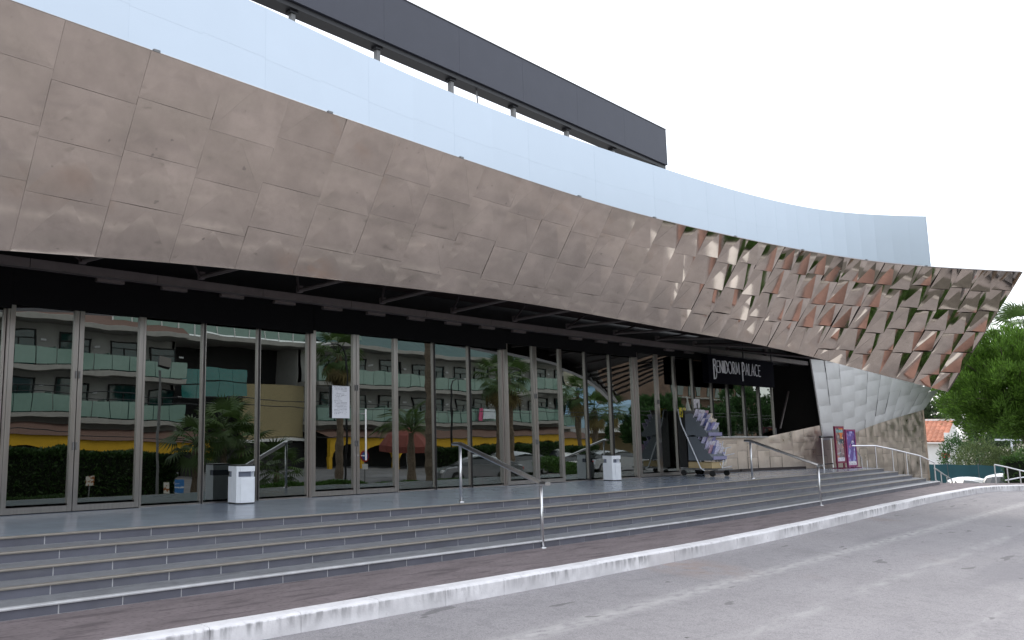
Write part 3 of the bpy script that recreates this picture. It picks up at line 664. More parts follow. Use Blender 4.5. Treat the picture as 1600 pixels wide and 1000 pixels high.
# ------------------------------------------------------------------ hanging sign with its lettering
sg = thing('entrance_sign', 'black hanging sign reading BENIDORM PALACE in thin white letters above the ticket counter', 'sign', (25, 11.4, 3.15))
sb = MB(); SX0, SX1 = 22.85, 27.0
sb.box(((SX0+SX1)/2, 11.5, 3.545), (SX1-SX0, .18, .79)); sb.build('board', mat('sign_black', (.004, .004, .008), .8, 0, .1, 6, spec=.04), sg)
for x in (23.2, 25.2, 27.1): MB().tube([(x, 11.5, 3.92), (x, 11.5, 4.5)], .02, 6).build('hanger', black_paint, sg)
def arc(cx, cy, rx, ry, a0, a1, n=10): return [(cx+rx*math.cos(R(t)), cy+ry*math.sin(R(t))) for t in np.linspace(a0, a1, n)]
GLY = {   # strokes in a unit cell: x 0..w, y 0..1
 'B': (.50, [[(0, -.55), (0, 1.05)], [(0, 1.05), (.2, 1.05)]+arc(.2, .82, .2, .23, 90, -90)[0:]+[(0, .59)], [(.0, .59), (.2, .55)]+arc(.22, .02, .26, .53, 80, -90)+[(0, -.55)]]),
 'E': (.40, [[(.38, .95), (.05, .95), (0, .85), (0, .1), (.05, 0), (.38, 0)], [(0, .5), (.3, .5)]]),
 'N': (.52, [[(0, 0), (0, 1)], [(0, 1), (.48, 0)], [(.48, 0), (.48, 1)]]),
 'I': (.14, [[(.02, 0), (.02, 1)]]),
 'D': (.56, [[(0, 0), (0, 1)], [(0, 1), (.15, 1)]+arc(.15, .5, .38, .5, 90, -90)+[(0, 0)]]),
 'O': (.74, [arc(.34, .5, .34, .5, 0, 360, 18)]),
 'R': (.46, [[(0, 0), (0, 1)], [(0, 1), (.15, 1)]+arc(.15, .74, .22, .26, 90, -90)+[(0, .48)], [(.12, .48), (.40, 0)]]),
 'M': (.74, [[(0, 0), (.08, 1), (.34, .15), (.60, 1), (.68, 0)]]),
 'P': (.52, [[(0, -.55), (0, 1.05)], [(0, 1.05), (.18, 1.05)]+arc(.18, .68, .26, .37, 90, -90)+[(0, .31)]]),
 'A': (.58, [[(0, 0), (.27, 1), (.54, 0)], [(.12, .36), (.42, .36)]]),
 'L': (.38, [[(0, 1), (0, 0), (.34, 0)]]),
 'C': (.62, [arc(.36, .5, .36, .5, 55, 305, 14)]),
 ' ': (.26, []) }
txt = 'BENIDORM PALACE'; tw = sum(GLY[c][0]+.13 for c in txt); X0, X1, CH = 23.12, 26.08, .345; kx = (X1-X0)/tw; x = X0
for i, ch in enumerate(txt):
    w, strokes = GLY[ch]
    if strokes:
        mb = MB()
        for sk in strokes: mb.tube([(x+px*kx, 11.395-.004*j, 3.45+py*CH) for j, (px, py) in [(0, q) for q in sk]], .017 if i in (0, 3, 4, 9) else .0135, 6)
        mb.build('letter', letter_white, sg)
    x += (w+.13)*kx

# ------------------------------------------------------------------ roof sign on its posts
rs = thing('roof_sign', 'long blank charcoal sign box raised on short posts above the roof', 'sign', (14, 12.5, 8))
SA, SB = Vector((1.5, 11.9, 0)), Vector((23.75, 12.78, 0)); dS = (SB-SA).normalized(); nS = Vector((-dS.y, dS.x, 0))
def signbox(mb, s0, s1, n0, n1, z0, z1):
    a, b = SA+dS*s0, SA+dS*s1; v = [p+nS*n+Vector((0, 0, z)) for z in (z0, z1) for p, n in ((a, n0), (b, n0), (b, n1), (a, n1))]
    return mb.add(v, [(0, 1, 2, 3), (4, 7, 6, 5), (0, 4, 5, 1), (1, 5, 6, 2), (2, 6, 7, 3), (3, 7, 4, 0)])
LS = (SB-SA).length
k = 0; s = 0.
while s < LS-.01:
    e = min(s+2.47, LS); signbox(MB(), s+.002, e-.002, 0, .32, 10.0, 11.14).build('sign_panel', sign_grey, rs); s = e
signbox(MB(), -.02, LS+.02, .06, .38, 9.89, 9.995).build('bottom_frame', sign_dark, rs)
signbox(MB(), -.02, LS+.03, -.01, .33, 11.142, 11.17).build('top_frame', sign_dark, rs)
signbox(MB(), LS+.002, LS+.03, .0, .33, 10.0, 11.14).build('end_cap', sign_dark, rs)
for px in (4.3, 6.7, 9.03, 11.35, 13.75, 16.14, 18.51, 20.86, 23.3):
    p = SA+dS*((px-SA.x)/dS.x)+nS*.2
    MB().box((p.x, p.y, 8.65), (.10, .10, 2.47)).build('post', lamp_grey, rs)
    MB().box((p.x, p.y, 9.86), (.2, .16, .05)).build('post_head', sign_dark, rs)
MB().tube([(14.65, 12.6, 9.9), (14.25, 12.2, 9.2)], .018, 6).build('brace', lamp_grey, rs)

# ------------------------------------------------------------------ handrails on the stair
def make_handrail(name, label, x, group):
    t = thing(name, label, 'handrail', (x, E4(x)+.02, 0), group)
    y0, y1 = E4(x)-.01, E0(x)+.20; z0, z1 = 0, T_Z
    MB().tube([(x, y0, z0-.01), (x, y0, .93)], .024, 12).build('post', steel, t, smooth=True)
    MB().tube([(x, y1, z1-.01), (x, y1, z1+.93)], .024, 12).build('post', steel, t, smooth=True)
    for y, z in ((y0, z0), (y1, z1)): lathe(MB(), [(.0, .012), (.05, .012), (.055, 0)], (x, y, z), 14).build('foot_plate', steel, t)
    b = MB(); sec = [(-.07, .0), (-.058, .026), (0, .036), (.058, .026), (.07, 0), (.058, -.020), (0, -.026), (-.058, -.020)]
    path = [(y0-.13, .955), (y0-.02, .955), (y1+.0, z1+.955), (y1+.13, z1+.955)]; n = len(sec); vs = []; 
    for y, z in path: vs += [(x+u, y, z+w) for u, w in sec]
    fs = [(i*n+k, i*n+(k+1) % n, (i+1)*n+(k+1) % n, (i+1)*n+k) for i in range(3) for k in range(n)]+[tuple(range(n)), tuple(range(4*n-1, 3*n-1, -1))]
    b.add(vs, fs).build('rail', steel, t)
    for y, z in ((y0, .93), (y1, z1+.93)): MB().box((x, y, z+.006), (.06, .05, .02)).build('bracket', steel, t)
    return t
make_handrail('handrail', 'steel handrail on the steps in front of the glass doors, nearest', 10.6, 'steel handrails on the steps')
make_handrail('handrail', 'steel handrail on the steps leading up to the ticket counter', 22.05, 'steel handrails on the steps')
# rail down the right end of the stair
t = thing('stair_end_rail', 'thin steel railing sloping down the right end of the steps beside the bronze wall', 'railing', (33.5, 10, 0))
top = []
for k in range(5):
    x, y, z = end_x(k)-.06, EK(k)(end_x(k))+(.18 if k == 0 else .10), T_Z-k*RISE
    if k == 4: x, y, z = 34.42, 9.42, 0
    MB().tube([(x, y, z-.01), (x, y, z+.73)], .017, 8).build('post', steel, t); top.append((x, y, z+.74))
MB().tube([(31.4, 10.9, T_Z+.74)]+top, .024, 8).build('rail', steel, t)
t = thing('landing_rail', 'short steel guard rail with a thick black top beside the poster boards', 'railing', (30, 11.2, T_Z))
for x in (29.75, 30.5): MB().tube([(x, 11.2, T_Z), (x, 11.2, 1.60)], .022, 8).build('post', steel, t)
MB().tube([(29.6, 11.2, 1.62), (30.6, 11.2, 1.62)], .036, 10).build('rail', black_paint, t); MB().tube([(30.6, 11.2, 1.62), (30.70, 11.2, 1.62)], .038, 10).build('rail_cap', letter_white, t)
MB().tube([(29.75, 11.2, .74), (30.5, 11.2, .74)], .02, 8).build('lower_bar', black_paint, t)
t = thing('inner_rail', 'low steel rail behind the poster boards against the bronze wall', 'railing', (32.6, 11.2, T_Z))
MB().tube([(31.5, 11.25, T_Z+.95), (32.2, 11.2, T_Z+.95), (32.9, 11.15, .86), (32.95, 11.15, -.1)], .02, 8).build('rail', steel, t)
MB().tube([(33.25, 11.1, -.1), (33.25, 11.1, .80)], .018, 8).build('post', steel, t)
t = thing('ramp_rail', 'steel railing running down beside the ramp behind the steps', 'railing', (36, 9.7, 0))
rp_ = [(34.5, 9.45, .55), (35.7, 9.6, .36), (36.9, 9.75, .18), (38.0, 9.9, .02)]
MB().tube(rp_+[(38.15, 9.9, -.2)], .022, 8).build('rail', steel, t); MB().tube([(p[0], p[1], p[2]-.4) for p in rp_], .014, 8).build('lower_bar', steel, t)
for p in rp_: MB().tube([(p[0], p[1], -.75), p], .017, 8).build('post', steel, t)
t = thing('kerb_railing', 'pale steel railing at the pavement corner in front of the parked white cars', 'railing', (36.4, 7.9, 0))
kp = [(36.36, 8.18, .66), (36.48, 7.86, .58), (36.62, 7.55, .48), (36.80, 7.20, .38), (37.1, 6.8, .30)]
MB().tube(kp, .022, 8).build('rail', steel, t); MB().tube([(36.5, 7.95, .12), (36.62, 7.6, .22), (36.85, 7.15, .30)], .02, 8).build('lower_bar', white_paint, t)
for p in kp: MB().tube([(p[0], p[1], -.05), p], .019, 8).build('post', steel, t)

# ------------------------------------------------------------------ litter bins
def make_bin():
    t = thing('litter_bin', '', 'bin')
    w, d, h, c = .17, .15, .62, .055
    out = [(-w+c, -d), (w-c*.4, -d), (w, -d+c*.4), (w, d), (-w, d), (-w, -d+c)]
    P3 = lambda z, k=1.: [(x*k, y*k, z) for x, y in out]
    local(MB().prism(P3(0, .96), (0, 0, 0), (0, 0, .02)).build('base', rubber), t)
    local(MB().prism(P3(.02), (0, 0, 0), (0, 0, .41)).build('body', white_paint), t)
    local(MB().box((.0, .045, .475), (w*1.86, d*1.05, .09)).build('slot_back', slot_grey), t)
    for ck_ in (0, 1):
        ck = MB()
        if ck_ == 0: ck.prism([(-w, -d+c, .43), (-w+.025, -d+c-.025, .43), (-w+.025, .05, .43), (-w, .05, .43)], (0, 0, 0), (0, 0, .09))
        else: ck.prism([(w-.018, -d+.03, .43), (w, -d+.05, .43), (w, .05, .43), (w-.018, .05, .43)], (0, 0, 0), (0, 0, .09))
        local(ck.build('cheek', white_paint), t)
    local(MB().prism(P3(.52), (0, 0, 0), (0, 0, .085)).build('hood', white_paint), t)
    local(MB().prism(P3(.606, 1.02), (0, 0, 0), (0, 0, .018)).build('lid', black_paint), t)
    local(MB().box((0, -d-.004, .22), (.24, .006, .35)).build('door_panel', white_paint), t)
    return t
b1 = make_bin(); b1.location = (7.62, 11.76, T_Z); b1['label'] = 'white metal litter bin nearest the camera, by the fixed glass left of the doors'; b1['group'] = 'white litter bins by the glass front'
b2 = copy_tree(b1); b2.location = (18.40, 11.76, T_Z); b2.rotation_euler = (0, 0, .05); b2['label'] = 'white litter bin farther along, near the magazine stand'

# ------------------------------------------------------------------ notice on the door, poster boards
tag(MB().box((9.97, 12.045, 2.30), (.42, .006, .60)).build('notice', notice_paper), 'white printed notice sheet stuck on the glass door', 'notice')
pm1 = print_mat('poster_orange', (.30, .20, .20), [((.02, .05, .06), 3.2, .45, .6, (1, 1, .8)), ((.75, .20, .03), 2.6, .52, .62, (1, 1, 1.4)), ((.45, .55, .55), 6, .58, .66, (1, 1, 1)), ((.75, .70, .68), 9, .62, .68, (1, 1, 1.5))], 1)
pm2 = print_mat('poster_purple', (.12, .07, .30), [((.35, .38, .70), 4.2, .5, .62, (1, 1, .7)), ((.03, .01, .12), 3.1, .54, .66, (1, 1, 1)), ((.55, .16, .42), 5, .58, .68, (1, 1, 1)), ((.75, .75, .85), 9, .62, .68, (1, 1, .8))], 1)
poster_frame = mat('poster_frame', (.22, .015, .06), .45, 0, .08, 6); poster_frame2 = mat('poster_frame_magenta', (.26, .03, .14), .45, 0, .08, 6)
def poster(x0, x1, y, z0, z1, face, frm, label, head):
    t = thing('poster_board', label, 'poster board', ((x0+x1)/2, y, T_Z), 'poster boards by the bronze wall')
    w = x1-x0; f = MB(); e = .06
    f.box((x0+e/2, y, (z0+z1)/2), (e, .05, z1-z0)); f.box((x1-e/2, y, (z0+z1)/2), (e, .05, z1-z0)); f.box(((x0+x1)/2, y, z0+e/2), (w-2*e, .05, e)); f.box(((x0+x1)/2, y, z1-e/2), (w-2*e, .05, e)); f.build('frame', frm, t)
    MB().box(((x0+x1)/2, y+.004, (z0+z1)/2+.06), (w-2*e, .03, z1-z0-2*e-.12)).build('print', face, t)
    MB().box(((x0+x1)/2, y+.002, z0+e+.06), (w-2*e-.02, .034, .13)).build('white_strip', notice_w, t)
    if head: MB().box(((x0+x1)/2, y+.0, z1-e-.10), (w-2*e-.04, .036, .10)).build('title_strip', teal_print, t)
    for x in (x0+.1, x1-.1): MB().box((x, y+.02, (T_Z+z0)/2), (.04, .04, z0-T_Z)).build('leg', frm, t); MB().box((x, y, T_Z+.012), (.05, .34, .024)).build('foot', frm, t)
notice_w = print_mat('white_strip_print', (.72, .70, .74), [((.25, .2, .3), 26, .56, .60, (1, 1, .5))], 1); teal_print = print_mat('teal_strip_print', (.25, .45, .45), [((.02, .05, .06), 24, .54, .6, (1, 1, .6))], 1)
poster(30.32, 31.08, 11.02, .76, 1.97, pm1, poster_frame, 'dark red framed poster board with orange picture, left and taller of the two', True)
poster(31.12, 31.96, 10.98, .62, 1.87, pm2, poster_frame2, 'magenta framed poster board with purple picture, right of the pair', False)

# ------------------------------------------------------------------ magazine stand on its trolley
t = thing('magazine_stand', 'grey tiered magazine stand on a wheeled trolley between the glass doors and the counter', 'stand', (21.98, 11.78, T_Z), None, R(-90)); t.scale = (1, .72, 1)
def L3(o): return local(o, t)          # local x runs towards the street, local y along the front
L3(MB().box((-.06, .5, 1.0), (.22, .95, 1.55)).build('back_cabinet', black_paint))
def wedge(x0, z0, s, y):
    pr = [(x0, z0), (x0, z0+.60*s)]+[(x0+.22*s*k/5, z0+(.60+.035*math.sin(k/5*2.6))*s) for k in range(1, 6)]+[(x0+.62*s, z0+.06*s), (x0+.60*s, z0)]
    return MB().prism([(px, y, pz) for px, pz in pr], (0, 0, 0), (0, .025, 0))
TIERS = ((1.06, 1.0, .06), (.42, 1.08, .10))
for z0, s, x0 in TIERS:
    for y in (0, .50, 1.0): L3(wedge(x0, z0, s, y).build('side_panel', rack_grey))
    a = Vector((x0+.20*s, 0, z0+.60*s)); b = Vector((x0+.62*s, 0, z0+.05*s)); sh = MB().prism([a, b, b+Vector((0, 0, -.02)), a+Vector((0, 0, -.02))], (0, .026, 0), (0, .99, 0)); L3(sh.build('sloping_shelf', rack_grey))
    L3(MB().box((x0+.64*s, .5, z0+.07*s), (.02, 1.02, .09)).build('shelf_lip', mat('shelf_lip_violet', (.26, .25, .42), .5, 0, .1, 6)))
L3(MB().box((.35, .5, .30), (.70, .8, .16)).build('carton', beige_wall))
L3(MB().box((.40, .55, .19), (1.0, 1.15, .04)).build('trolley_deck', lamp_grey))
wt = MB()
for y in (-.09, .12): wt.tube([(-.10, y, 1.80), (-.02, y, 1.40), (.46, y, .22), (.56, y, .16)], .016, 6)
wt.tube([(-.10, -.09, 1.80), (-.10, .12, 1.80)], .016, 6); L3(wt.build('trolley_handle', white_paint))
for x in (-.05, .75):
    for y in (-.02, 1.08): L3(MB().tube([(x, y-.02, .085), (x, y+.02, .085)], .08, 12).build('wheel', rubber))
L3(MB().tube([(.02, 1.12, .2), (.02, 1.12, 2.0)], .02, 8).build('mast', lamp_grey))
L3(MB().box((-.02, .05, 1.72), (.03, .42, .26)).build('price_card', print_mat('price_card_print', (.03, .03, .02), [((.75, .62, .05), 14, .47, .53, (1, 1, .7))], 1)))
wf = MB()
for dx, dy, dz in ((.55, .9, .35), (.75, 1.0, .55), (.80, .6, .22), (.62, 1.15, .72)):
    a = Vector((dx, dy, dz))
    for d in (Vector((.25, .05, .06)), Vector((.05, .02, .22)), Vector((-.12, .15, .16)), Vector((.02, .22, .02))): wf.tube([a, a+d], .011, 5)
L3(wf.build('wire_frame', white_paint))
# the magazines: leaning in rows down the slopes, and in a tall cascade beside them
mg = MB().box((0, 0, 0), (.165, .014, .23)).mesh('magazine', magazine_mat); ORG = Matrix.Translation((21.98, 11.78, T_Z)) @ Matrix.Rotation(R(-90), 4, 'Z')
def magazine(x, y, z, tilt, where, sx=1.):
    o = link('magazine', mg); o.matrix_basis = ORG @ Matrix.Translation((x, y*.72, z)) @ Matrix.Rotation(R(90)+random.uniform(-.12, .12), 4, 'Z') @ Matrix.Rotation(tilt, 4, 'X') @ Matrix.Scale(sx, 4)
    tag(o, 'glossy magazine '+where, 'magazine', 'magazines '+where)
for (z0, s, x0), wh in zip(TIERS, ('on the upper slope of the grey stand', 'on the lower slope of the grey stand')):
    for r in range(4):
        f = (r+.5)/4; ax = x0+(.24+.36*f)*s; az = z0+(.62-.46*f)*s
        for c in range(5): magazine(ax+random.uniform(-.015, .015), .11+.195*c+random.uniform(-.015, .015), az+.06+random.uniform(-.02, .025), R(24+random.uniform(-9, 9)), wh, random.uniform(.85, 1.1))
for k in range(12):
    for c in range(2): magazine(.06+.052*k+random.uniform(-.02, .02), 1.14+.185*c, 1.72-.122*k+random.uniform(-.03, .03), R(18+random.uniform(-14, 14)), 'in the tall cascade right of the grey stand')
cd = tag(MB().box((0, 0, 0), (.34, .012, .26)).build('display_card', notice_w), 'white card standing on top of the magazine stand', 'card'); cd.matrix_basis = ORG @ Matrix.Translation((.0, .80, 1.98)) @ Matrix.Rotation(R(90), 4, 'Z')

# ------------------------------------------------------------------ vegetation builders
def pine(name, label, base, crown_c, rx, ry, rz, group=None, n_cl=230, per=150, leafl=.17, leafw=.026, m=pine_green, tuft=1.):
    t = thing(name, label, 'tree', base, group)
    bx_, by_, bz_ = base; cx, cy, cz = crown_c; tr = MB()
    tr.tube([(bx_, by_, bz_), (bx_+.1, by_-.05, bz_+1.2), (cx+.1, cy, cz-rz*.55), (cx, cy, cz+rz*.3)], [.24, .2, .15, .05], 10)
    tr.build('trunk', bark, t, smooth=True)
    C = []; Dd = []; limbs = MB()
    for i in range(n_cl):
        d = sphere_dirs(1)[0]; d[2] = d[2]*.9+.12
        r = random.uniform(.30, 1.0)**.5; wob = 1+.16*math.sin(3*d[0]+2.2*d[1]+4*d[2]+i*.01)
        c = np.array([cx+d[0]*rx*r*wob, cy+d[1]*ry*r*wob, cz+d[2]*rz*r*wob])
        if c[2] < cz-rz*.80: c[2] = cz-rz*.80+random.uniform(0, .3)
        if i % 7 == 0: limbs.tube([(cx, cy, cz-rz*.4+.3*random.random()), ((cx+c[0])/2, (cy+c[1])/2, (cz+c[2])/2-.15), tuple(c)], [.06, .04, .012], 5)
        o = rng.normal(size=(per, 3))*np.array([.19, .19, .22 if tuft < 1 else .17])*max(.6, rx/2.6)*tuft; up = np.array([0, 0, .75])
        dd = o/np.linalg.norm(o, axis=1, keepdims=True)*.7+up+d*.55
        C.append(c+o); Dd.append(dd)
    limbs.build('branch', bark, t)
    leaves('crown', m, np.concatenate(C), np.concatenate(Dd), leafl, leafw, t)
    return t
def bush(name, label, c, r, n=3500, m=bush_green, leafl=.09, leafw=.04, group=None, cat='bush', up=.4):
    t = thing(name, label, cat, (c[0], c[1], c[2]-r[2]), group)
    d = sphere_dirs(n); rad = rng.uniform(.55, 1, (n, 1))**.6*(1+.18*np.sin(5*d[:, :1]+7*d[:, 1:2]+3*d[:, 2:3])); p = np.array(c)+d*np.array(r)*rad
    leaves('foliage', m, p, d+np.array([0, 0, up])+rng.normal(size=(n, 3))*.5, leafl, leafw, t)
    s = MB()
    for k in range(5): s.tube([(c[0]+.05*k-.1, c[1], c[2]-r[2]), (c[0]+random.uniform(-.5, .5)*r[0], c[1]+random.uniform(-.5, .5)*r[1], c[2]+.3*r[2])], [.03, .008], 5)
    s.build('stem', bark, t); return t
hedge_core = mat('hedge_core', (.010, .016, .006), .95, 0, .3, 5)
def hedge(name, label, x0, x1, y0, y1, z0, z1, n, m=hedge_green, leafl=.08, leafw=.045, group=None):
    """clipped hedge: leaves spread through a skin round the block"""
    p = rng.uniform(0, 1, (n, 3)); f = rng.integers(0, 3, n); dep = rng.uniform(0, .12, n)
    p[f == 0, 2] = 1-dep[f == 0]; p[f == 1, 1] = np.where(rng.random((f == 1).sum()) < .6, 1-dep[f == 1], dep[f == 1]); p[f == 2, 0] = np.where(rng.random((f == 2).sum()) < .5, 1-dep[f == 2], dep[f == 2])
    q = np.array([x0, y0, z0])+p*np.array([x1-x0, y1-y0, z1-z0]); q += rng.normal(size=(n, 3))*.03; q[:, 2] += .05*np.sin(q[:, 0]*2.1)
    d = (p-.5)*np.array([.5, 1.5, 1.2])+rng.normal(size=(n, 3))*.45+np.array([0, 0, .3])
    t = thing(name, label, 'hedge', ((x0+x1)/2, (y0+y1)/2, z0), group)
    leaves('foliage', m, q, d, leafl, leafw, t)
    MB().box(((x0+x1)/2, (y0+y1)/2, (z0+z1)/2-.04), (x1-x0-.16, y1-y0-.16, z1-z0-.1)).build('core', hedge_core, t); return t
def fan_frond_mesh(m):
    mb = MB(); mb.tube([(0, 0, 0), (.45, 0, .03), (.8, 0, .0)], [.02, .014, .01], 4, caps=False)
    for k in range(17):
        a = R(-105+210*k/16); L = .72*(1-.22*abs(k-8)/8)+random.uniform(-.04, .04); dx, dy = math.cos(a), math.sin(a); w = .035
        p0 = Vector((.8, 0, 0)); p1 = p0+Vector((dx*L*.55, dy*L*.55, .02)); p2 = p0+Vector((dx*L, dy*L, -.20)); s = Vector((-dy, dx, 0))*w
        mb.add([p0-s*.2, p0+s*.2, p1+s, p1-s, p2], [(0, 1, 2, 3), (3, 2, 4)])
    return mb.mesh('frond', m)
def feather_frond_mesh(m):
    mb = MB(); L = 2.0; P = lambda u: Vector((L*u*(1-.12*u), 0, .55*math.sin(u*2.2)-.85*u*u))
    mb.tube([P(k/8) for k in range(9)], [.022-.0022*k for k in range(9)], 4, caps=False)
    for k in range(4, 34):
        u = k/34
        for sg_ in (-1, 1):
            p = P(u); tip = p+Vector((.20, sg_*(.40*(1-.75*abs(u-.45)**1.3)), -.10-.12*u)); s = Vector((.022, 0, 0)); mid = p.lerp(tip, .5)+Vector((0, 0, .03))
            mb.add([p, mid-s, tip, mid+s], [(0, 1, 2, 3)])
    return mb.mesh('frond', m)
FAN = fan_frond_mesh(palm_green); FAN_DRY = fan_frond_mesh(palm_dry); FEATHER = feather_frond_mesh(palm_green)
def palm(name, label, base, height, scale, n, frond=FAN, skirt=0, tr=.16, group=None, lo=-35, hi=80, tilt=0., cat='palm tree'):
    t = thing(name, label, cat, base, group); x, y, z = base; top = Vector((x+tilt, y, z+height))
    mb = MB(); k = max(4, int(height/.35)); pts = []; rr = []
    for i in range(k+1):
        u = i/k; pts.append((x+tilt*u*u, y, z+height*u)); rr.append(tr*(1.15-.35*u)*(1.10 if i % 2 else .94))
    mb.tube(pts, rr, 10).build('trunk', palm_bark, t)
    for i in range(n+skirt):
        dry = i >= n; u = (i+.5)/n if not dry else 1
        el = hi-(hi-lo)*u**.8 if not dry else random.uniform(-80, -55)
        o = link('frond', FAN_DRY if dry else frond, t)
        M_ = Matrix.Translation(top+Vector((0, 0, .05 if not dry else -.12))) @ Matrix.Rotation(i*2.39996+random.uniform(-.2, .2), 4, 'Z') @ Matrix.Rotation(-R(el+random.uniform(-8, 8)), 4, 'Y') @ Matrix.Rotation(random.uniform(-.4, .4), 4, 'X') @ Matrix.Scale(scale*random.uniform(.85, 1.1), 4)
        o.matrix_basis = M_
    return t

# ------------------------------------------------------------------ right side: car park, fence, trees, house
structure(MB().quad((38, -8, -1.60), (75, -8, -1.60), (75, 30, -1.60), (38, 30, -1.60)).build('car_park', asphalt_low))
def make_car(name, label, loc, rz, paint, hh=1.42, group='white cars in the lower car park'):
    t = thing(name, label, 'car', loc, group, rz)
    L_, W_ = 4.2, 1.72; k = hh/1.42
    prof = [(-2.1, .32), (-2.08, .62), (-1.9, .82), (-1.0, .92), (1.35, .95), (1.95, .86), (2.1, .6), (2.08, .3)]
    bd = MB(); n = len(prof)
    def ring(ins): return [(x*(1-ins*.02), z) for x, z in prof]
    secs = [(-W_/2, .0), (-W_/2+.10, -1), (W_/2-.10, -1), (W_/2, 0)]
    vs = []
    for y, f in ((-W_/2, .96), (-W_/2+.14, 1.), (W_/2-.14, 1.), (W_/2, .96)): vs += [(x*f, y, .3+(z-.3)*f) for x, z in prof]
    fs = [(i*n+j, i*n+(j+1) % n, (i+1)*n+(j+1) % n, (i+1)*n+j) for i in range(3) for j in range(n)]+[tuple(range(n)), tuple(range(4*n-1, 3*n-1, -1))]
    local(bd.add(vs, fs).build('body', paint), t)
    cab = [(-1.25, .93), (-.62, 1.30*k), (-.3, 1.40*k), (.3, 1.43*k), (.8, 1.40*k), (1.2, 1.28*k), (1.75, .95)]; n2 = len(cab); vs = []
    ys_ = ((-.74, .13), (-.60, .075), (-.35, .02), (0, 0), (.35, .02), (.60, .075), (.74, .13))
    for y, dz in ys_: vs += [(x, y*(1 if z < 1 else .88), z-(dz if z > 1 else 0)) for x, z in cab]
    nr = len(ys_)
    fs = [(i*n2+j, i*n2+j+1, (i+1)*n2+j+1, (i+1)*n2+j) for i in range(nr-1) for j in range(1, n2-2)]
    local(MB().add(vs, fs).build('roof', paint, smooth=True), t)
    for nm, fc in (('windscreen', [(i*n2, i*n2+1, (i+1)*n2+1, (i+1)*n2) for i in range(nr-1)]), ('rear_window', [(i*n2+n2-2, i*n2+n2-1, (i+1)*n2+n2-1, (i+1)*n2+n2-2) for i in range(nr-1)]), ('side_window', [tuple(range(n2))]), ('side_window', [tuple(range(nr*n2-1, (nr-1)*n2-1, -1))])):
        local(MB().add(vs, fc).build(nm, car_glass), t)
    for x in (-1.3, 1.3):
        for y in (-.80, .80):
            w = local(MB().tube([(x, y-.09, .31), (x, y+.09, .31)], .31, 18).build('wheel', rubber), t)
            local(MB().tube([(x, y-.10, .31), (x, y+.10, .31)], .19, 12).build('rim', lamp_grey), w)
    for y in (-.6, .6): local(MB().box((-2.03, y, .68), (.10, .34, .14)).build('headlight', letter_white), t); local(MB().box((2.04, y, .70), (.06, .28, .16)).build('tail_light', red_paint), t)
    return t
make_car('parked_car', 'white car in the sunken car park, its roof showing beside the ramp railing', (46.2, 11.45, -1.62), .05, car_white)
make_car('parked_car', 'white van-like car in the sunken car park behind the corner railing', (46.6, 10.1, -1.62), -.08, car_white, 1.62)
fe = thing('fence_screen', 'dark teal fabric fence screen behind the parked white cars', 'fence', (50, 12, -1.6))
for k in range(5):
    y0, y1 = 9.4+k*1.25, 9.4+(k+1)*1.25
    MB().grid(lambda u, v: (50+.03*math.sin(u*6+k)+.02*math.sin(v*3), y0+.01+(y1-y0-.02)*u, -1.6+v*(1.84-.03*math.sin(u*3.14))), 6, 3).build('screen_panel', teal_fabric, fe, smooth=True)
    MB().tube([(50.06, y0, -1.6), (50.06, y0, .30)], .025, 6).build('post', lamp_grey, fe)
hs = thing('white_house', 'small white house with a red tiled roof seen past the end of the bronze wall', 'house', (108, 32, -1.7))
MB().box((111, 33.1, -.4), (6, 9.5, 2.75)).build('wall', house_white, hs)
gb = MB(); gb.prism([(108.0, 28.3, .95), (114, 28.3, .95), (111, 28.3, 3.15)], (0, 0, 0), (0, .25, 0)); gb.build('gable', house_white, hs)
MB().box((107.9, 28.0, .1), (1.2, .5, 3.6)).build('end_wall', house_white, hs)
tl = MB()
for i in range(16):
    for j in range(6):
        y = 28.25+i*.46; x0 = 107.5+j*.62; z0 = .92+j*.40
        tm = MB().grid(lambda u, v: (x0+v*.66, y+.45*u, z0+v*.425+.10*math.sin(u*math.pi)+.03*(1-v)), 4, 1)
        tm.build('roof_tile', terracotta, hs)
MB().grid(lambda u, v: (107.45+u*3.6, 28.2+v*8, .87+u*2.32), 1, 1).build('roof', terracotta, hs)
MB().box((111.2, 32, 3.32), (.5, 8, .18)).build('ridge', house_white, hs); MB().box((107.42, 32, .80), (.14, 8, .14)).build('gutter', house_white, hs)
lamp = thing('wall_lantern', 'small red and white rounded box on a bracket before the white house', 'lantern', (104, 27.4, 0))
MB().tube([(104, 27.4, -1.3), (104, 27.4, .6)], .06, 6).build('pole', lamp_grey, lamp)
lathe(MB(), [(0, -.55), (.35, -.45), (.40, -.1), (.36, 0)], (104, 27.4, -.2), 12).build('lower_shell', red_paint, lamp); lathe(MB(), [(.36, 0), (.38, .12), (.25, .38), (0, .45)], (104, 27.4, -.2), 12).build('upper_shell', house_white, lamp)
pine('pine_tree', 'dense bright green pine tree with a wide rounded crown at the right edge', (44.6, 8.35, -1.7), (44.4, 9.0, 3.45), 2.5, 2.75, 2.45, n_cl=900, per=130, leafl=.17, leafw=.036, tuft=.62)
palm('palm_tree', 'fan palm rising behind the pine tree at the right edge', (57.5, 11.0, -1.7), 8.8, 1.5, 34, lo=-50)
for i, (x, y, z, r, lab) in enumerate([(138, 37.5, 3.2, 3.6, 'grey green tree far behind the red tiled roof'), (142, 31.5, 2.2, 3.6, 'dark tree far behind the pine crown'), (134, 41.5, 2.2, 3.2, 'round tree behind the white house and the bronze wall')]):
    pine('background_tree', lab, (x, y, -1.7), (x, y, z), r, r, r*.8, 'trees far behind the car park', 80, 130, .45, .16, far_green)
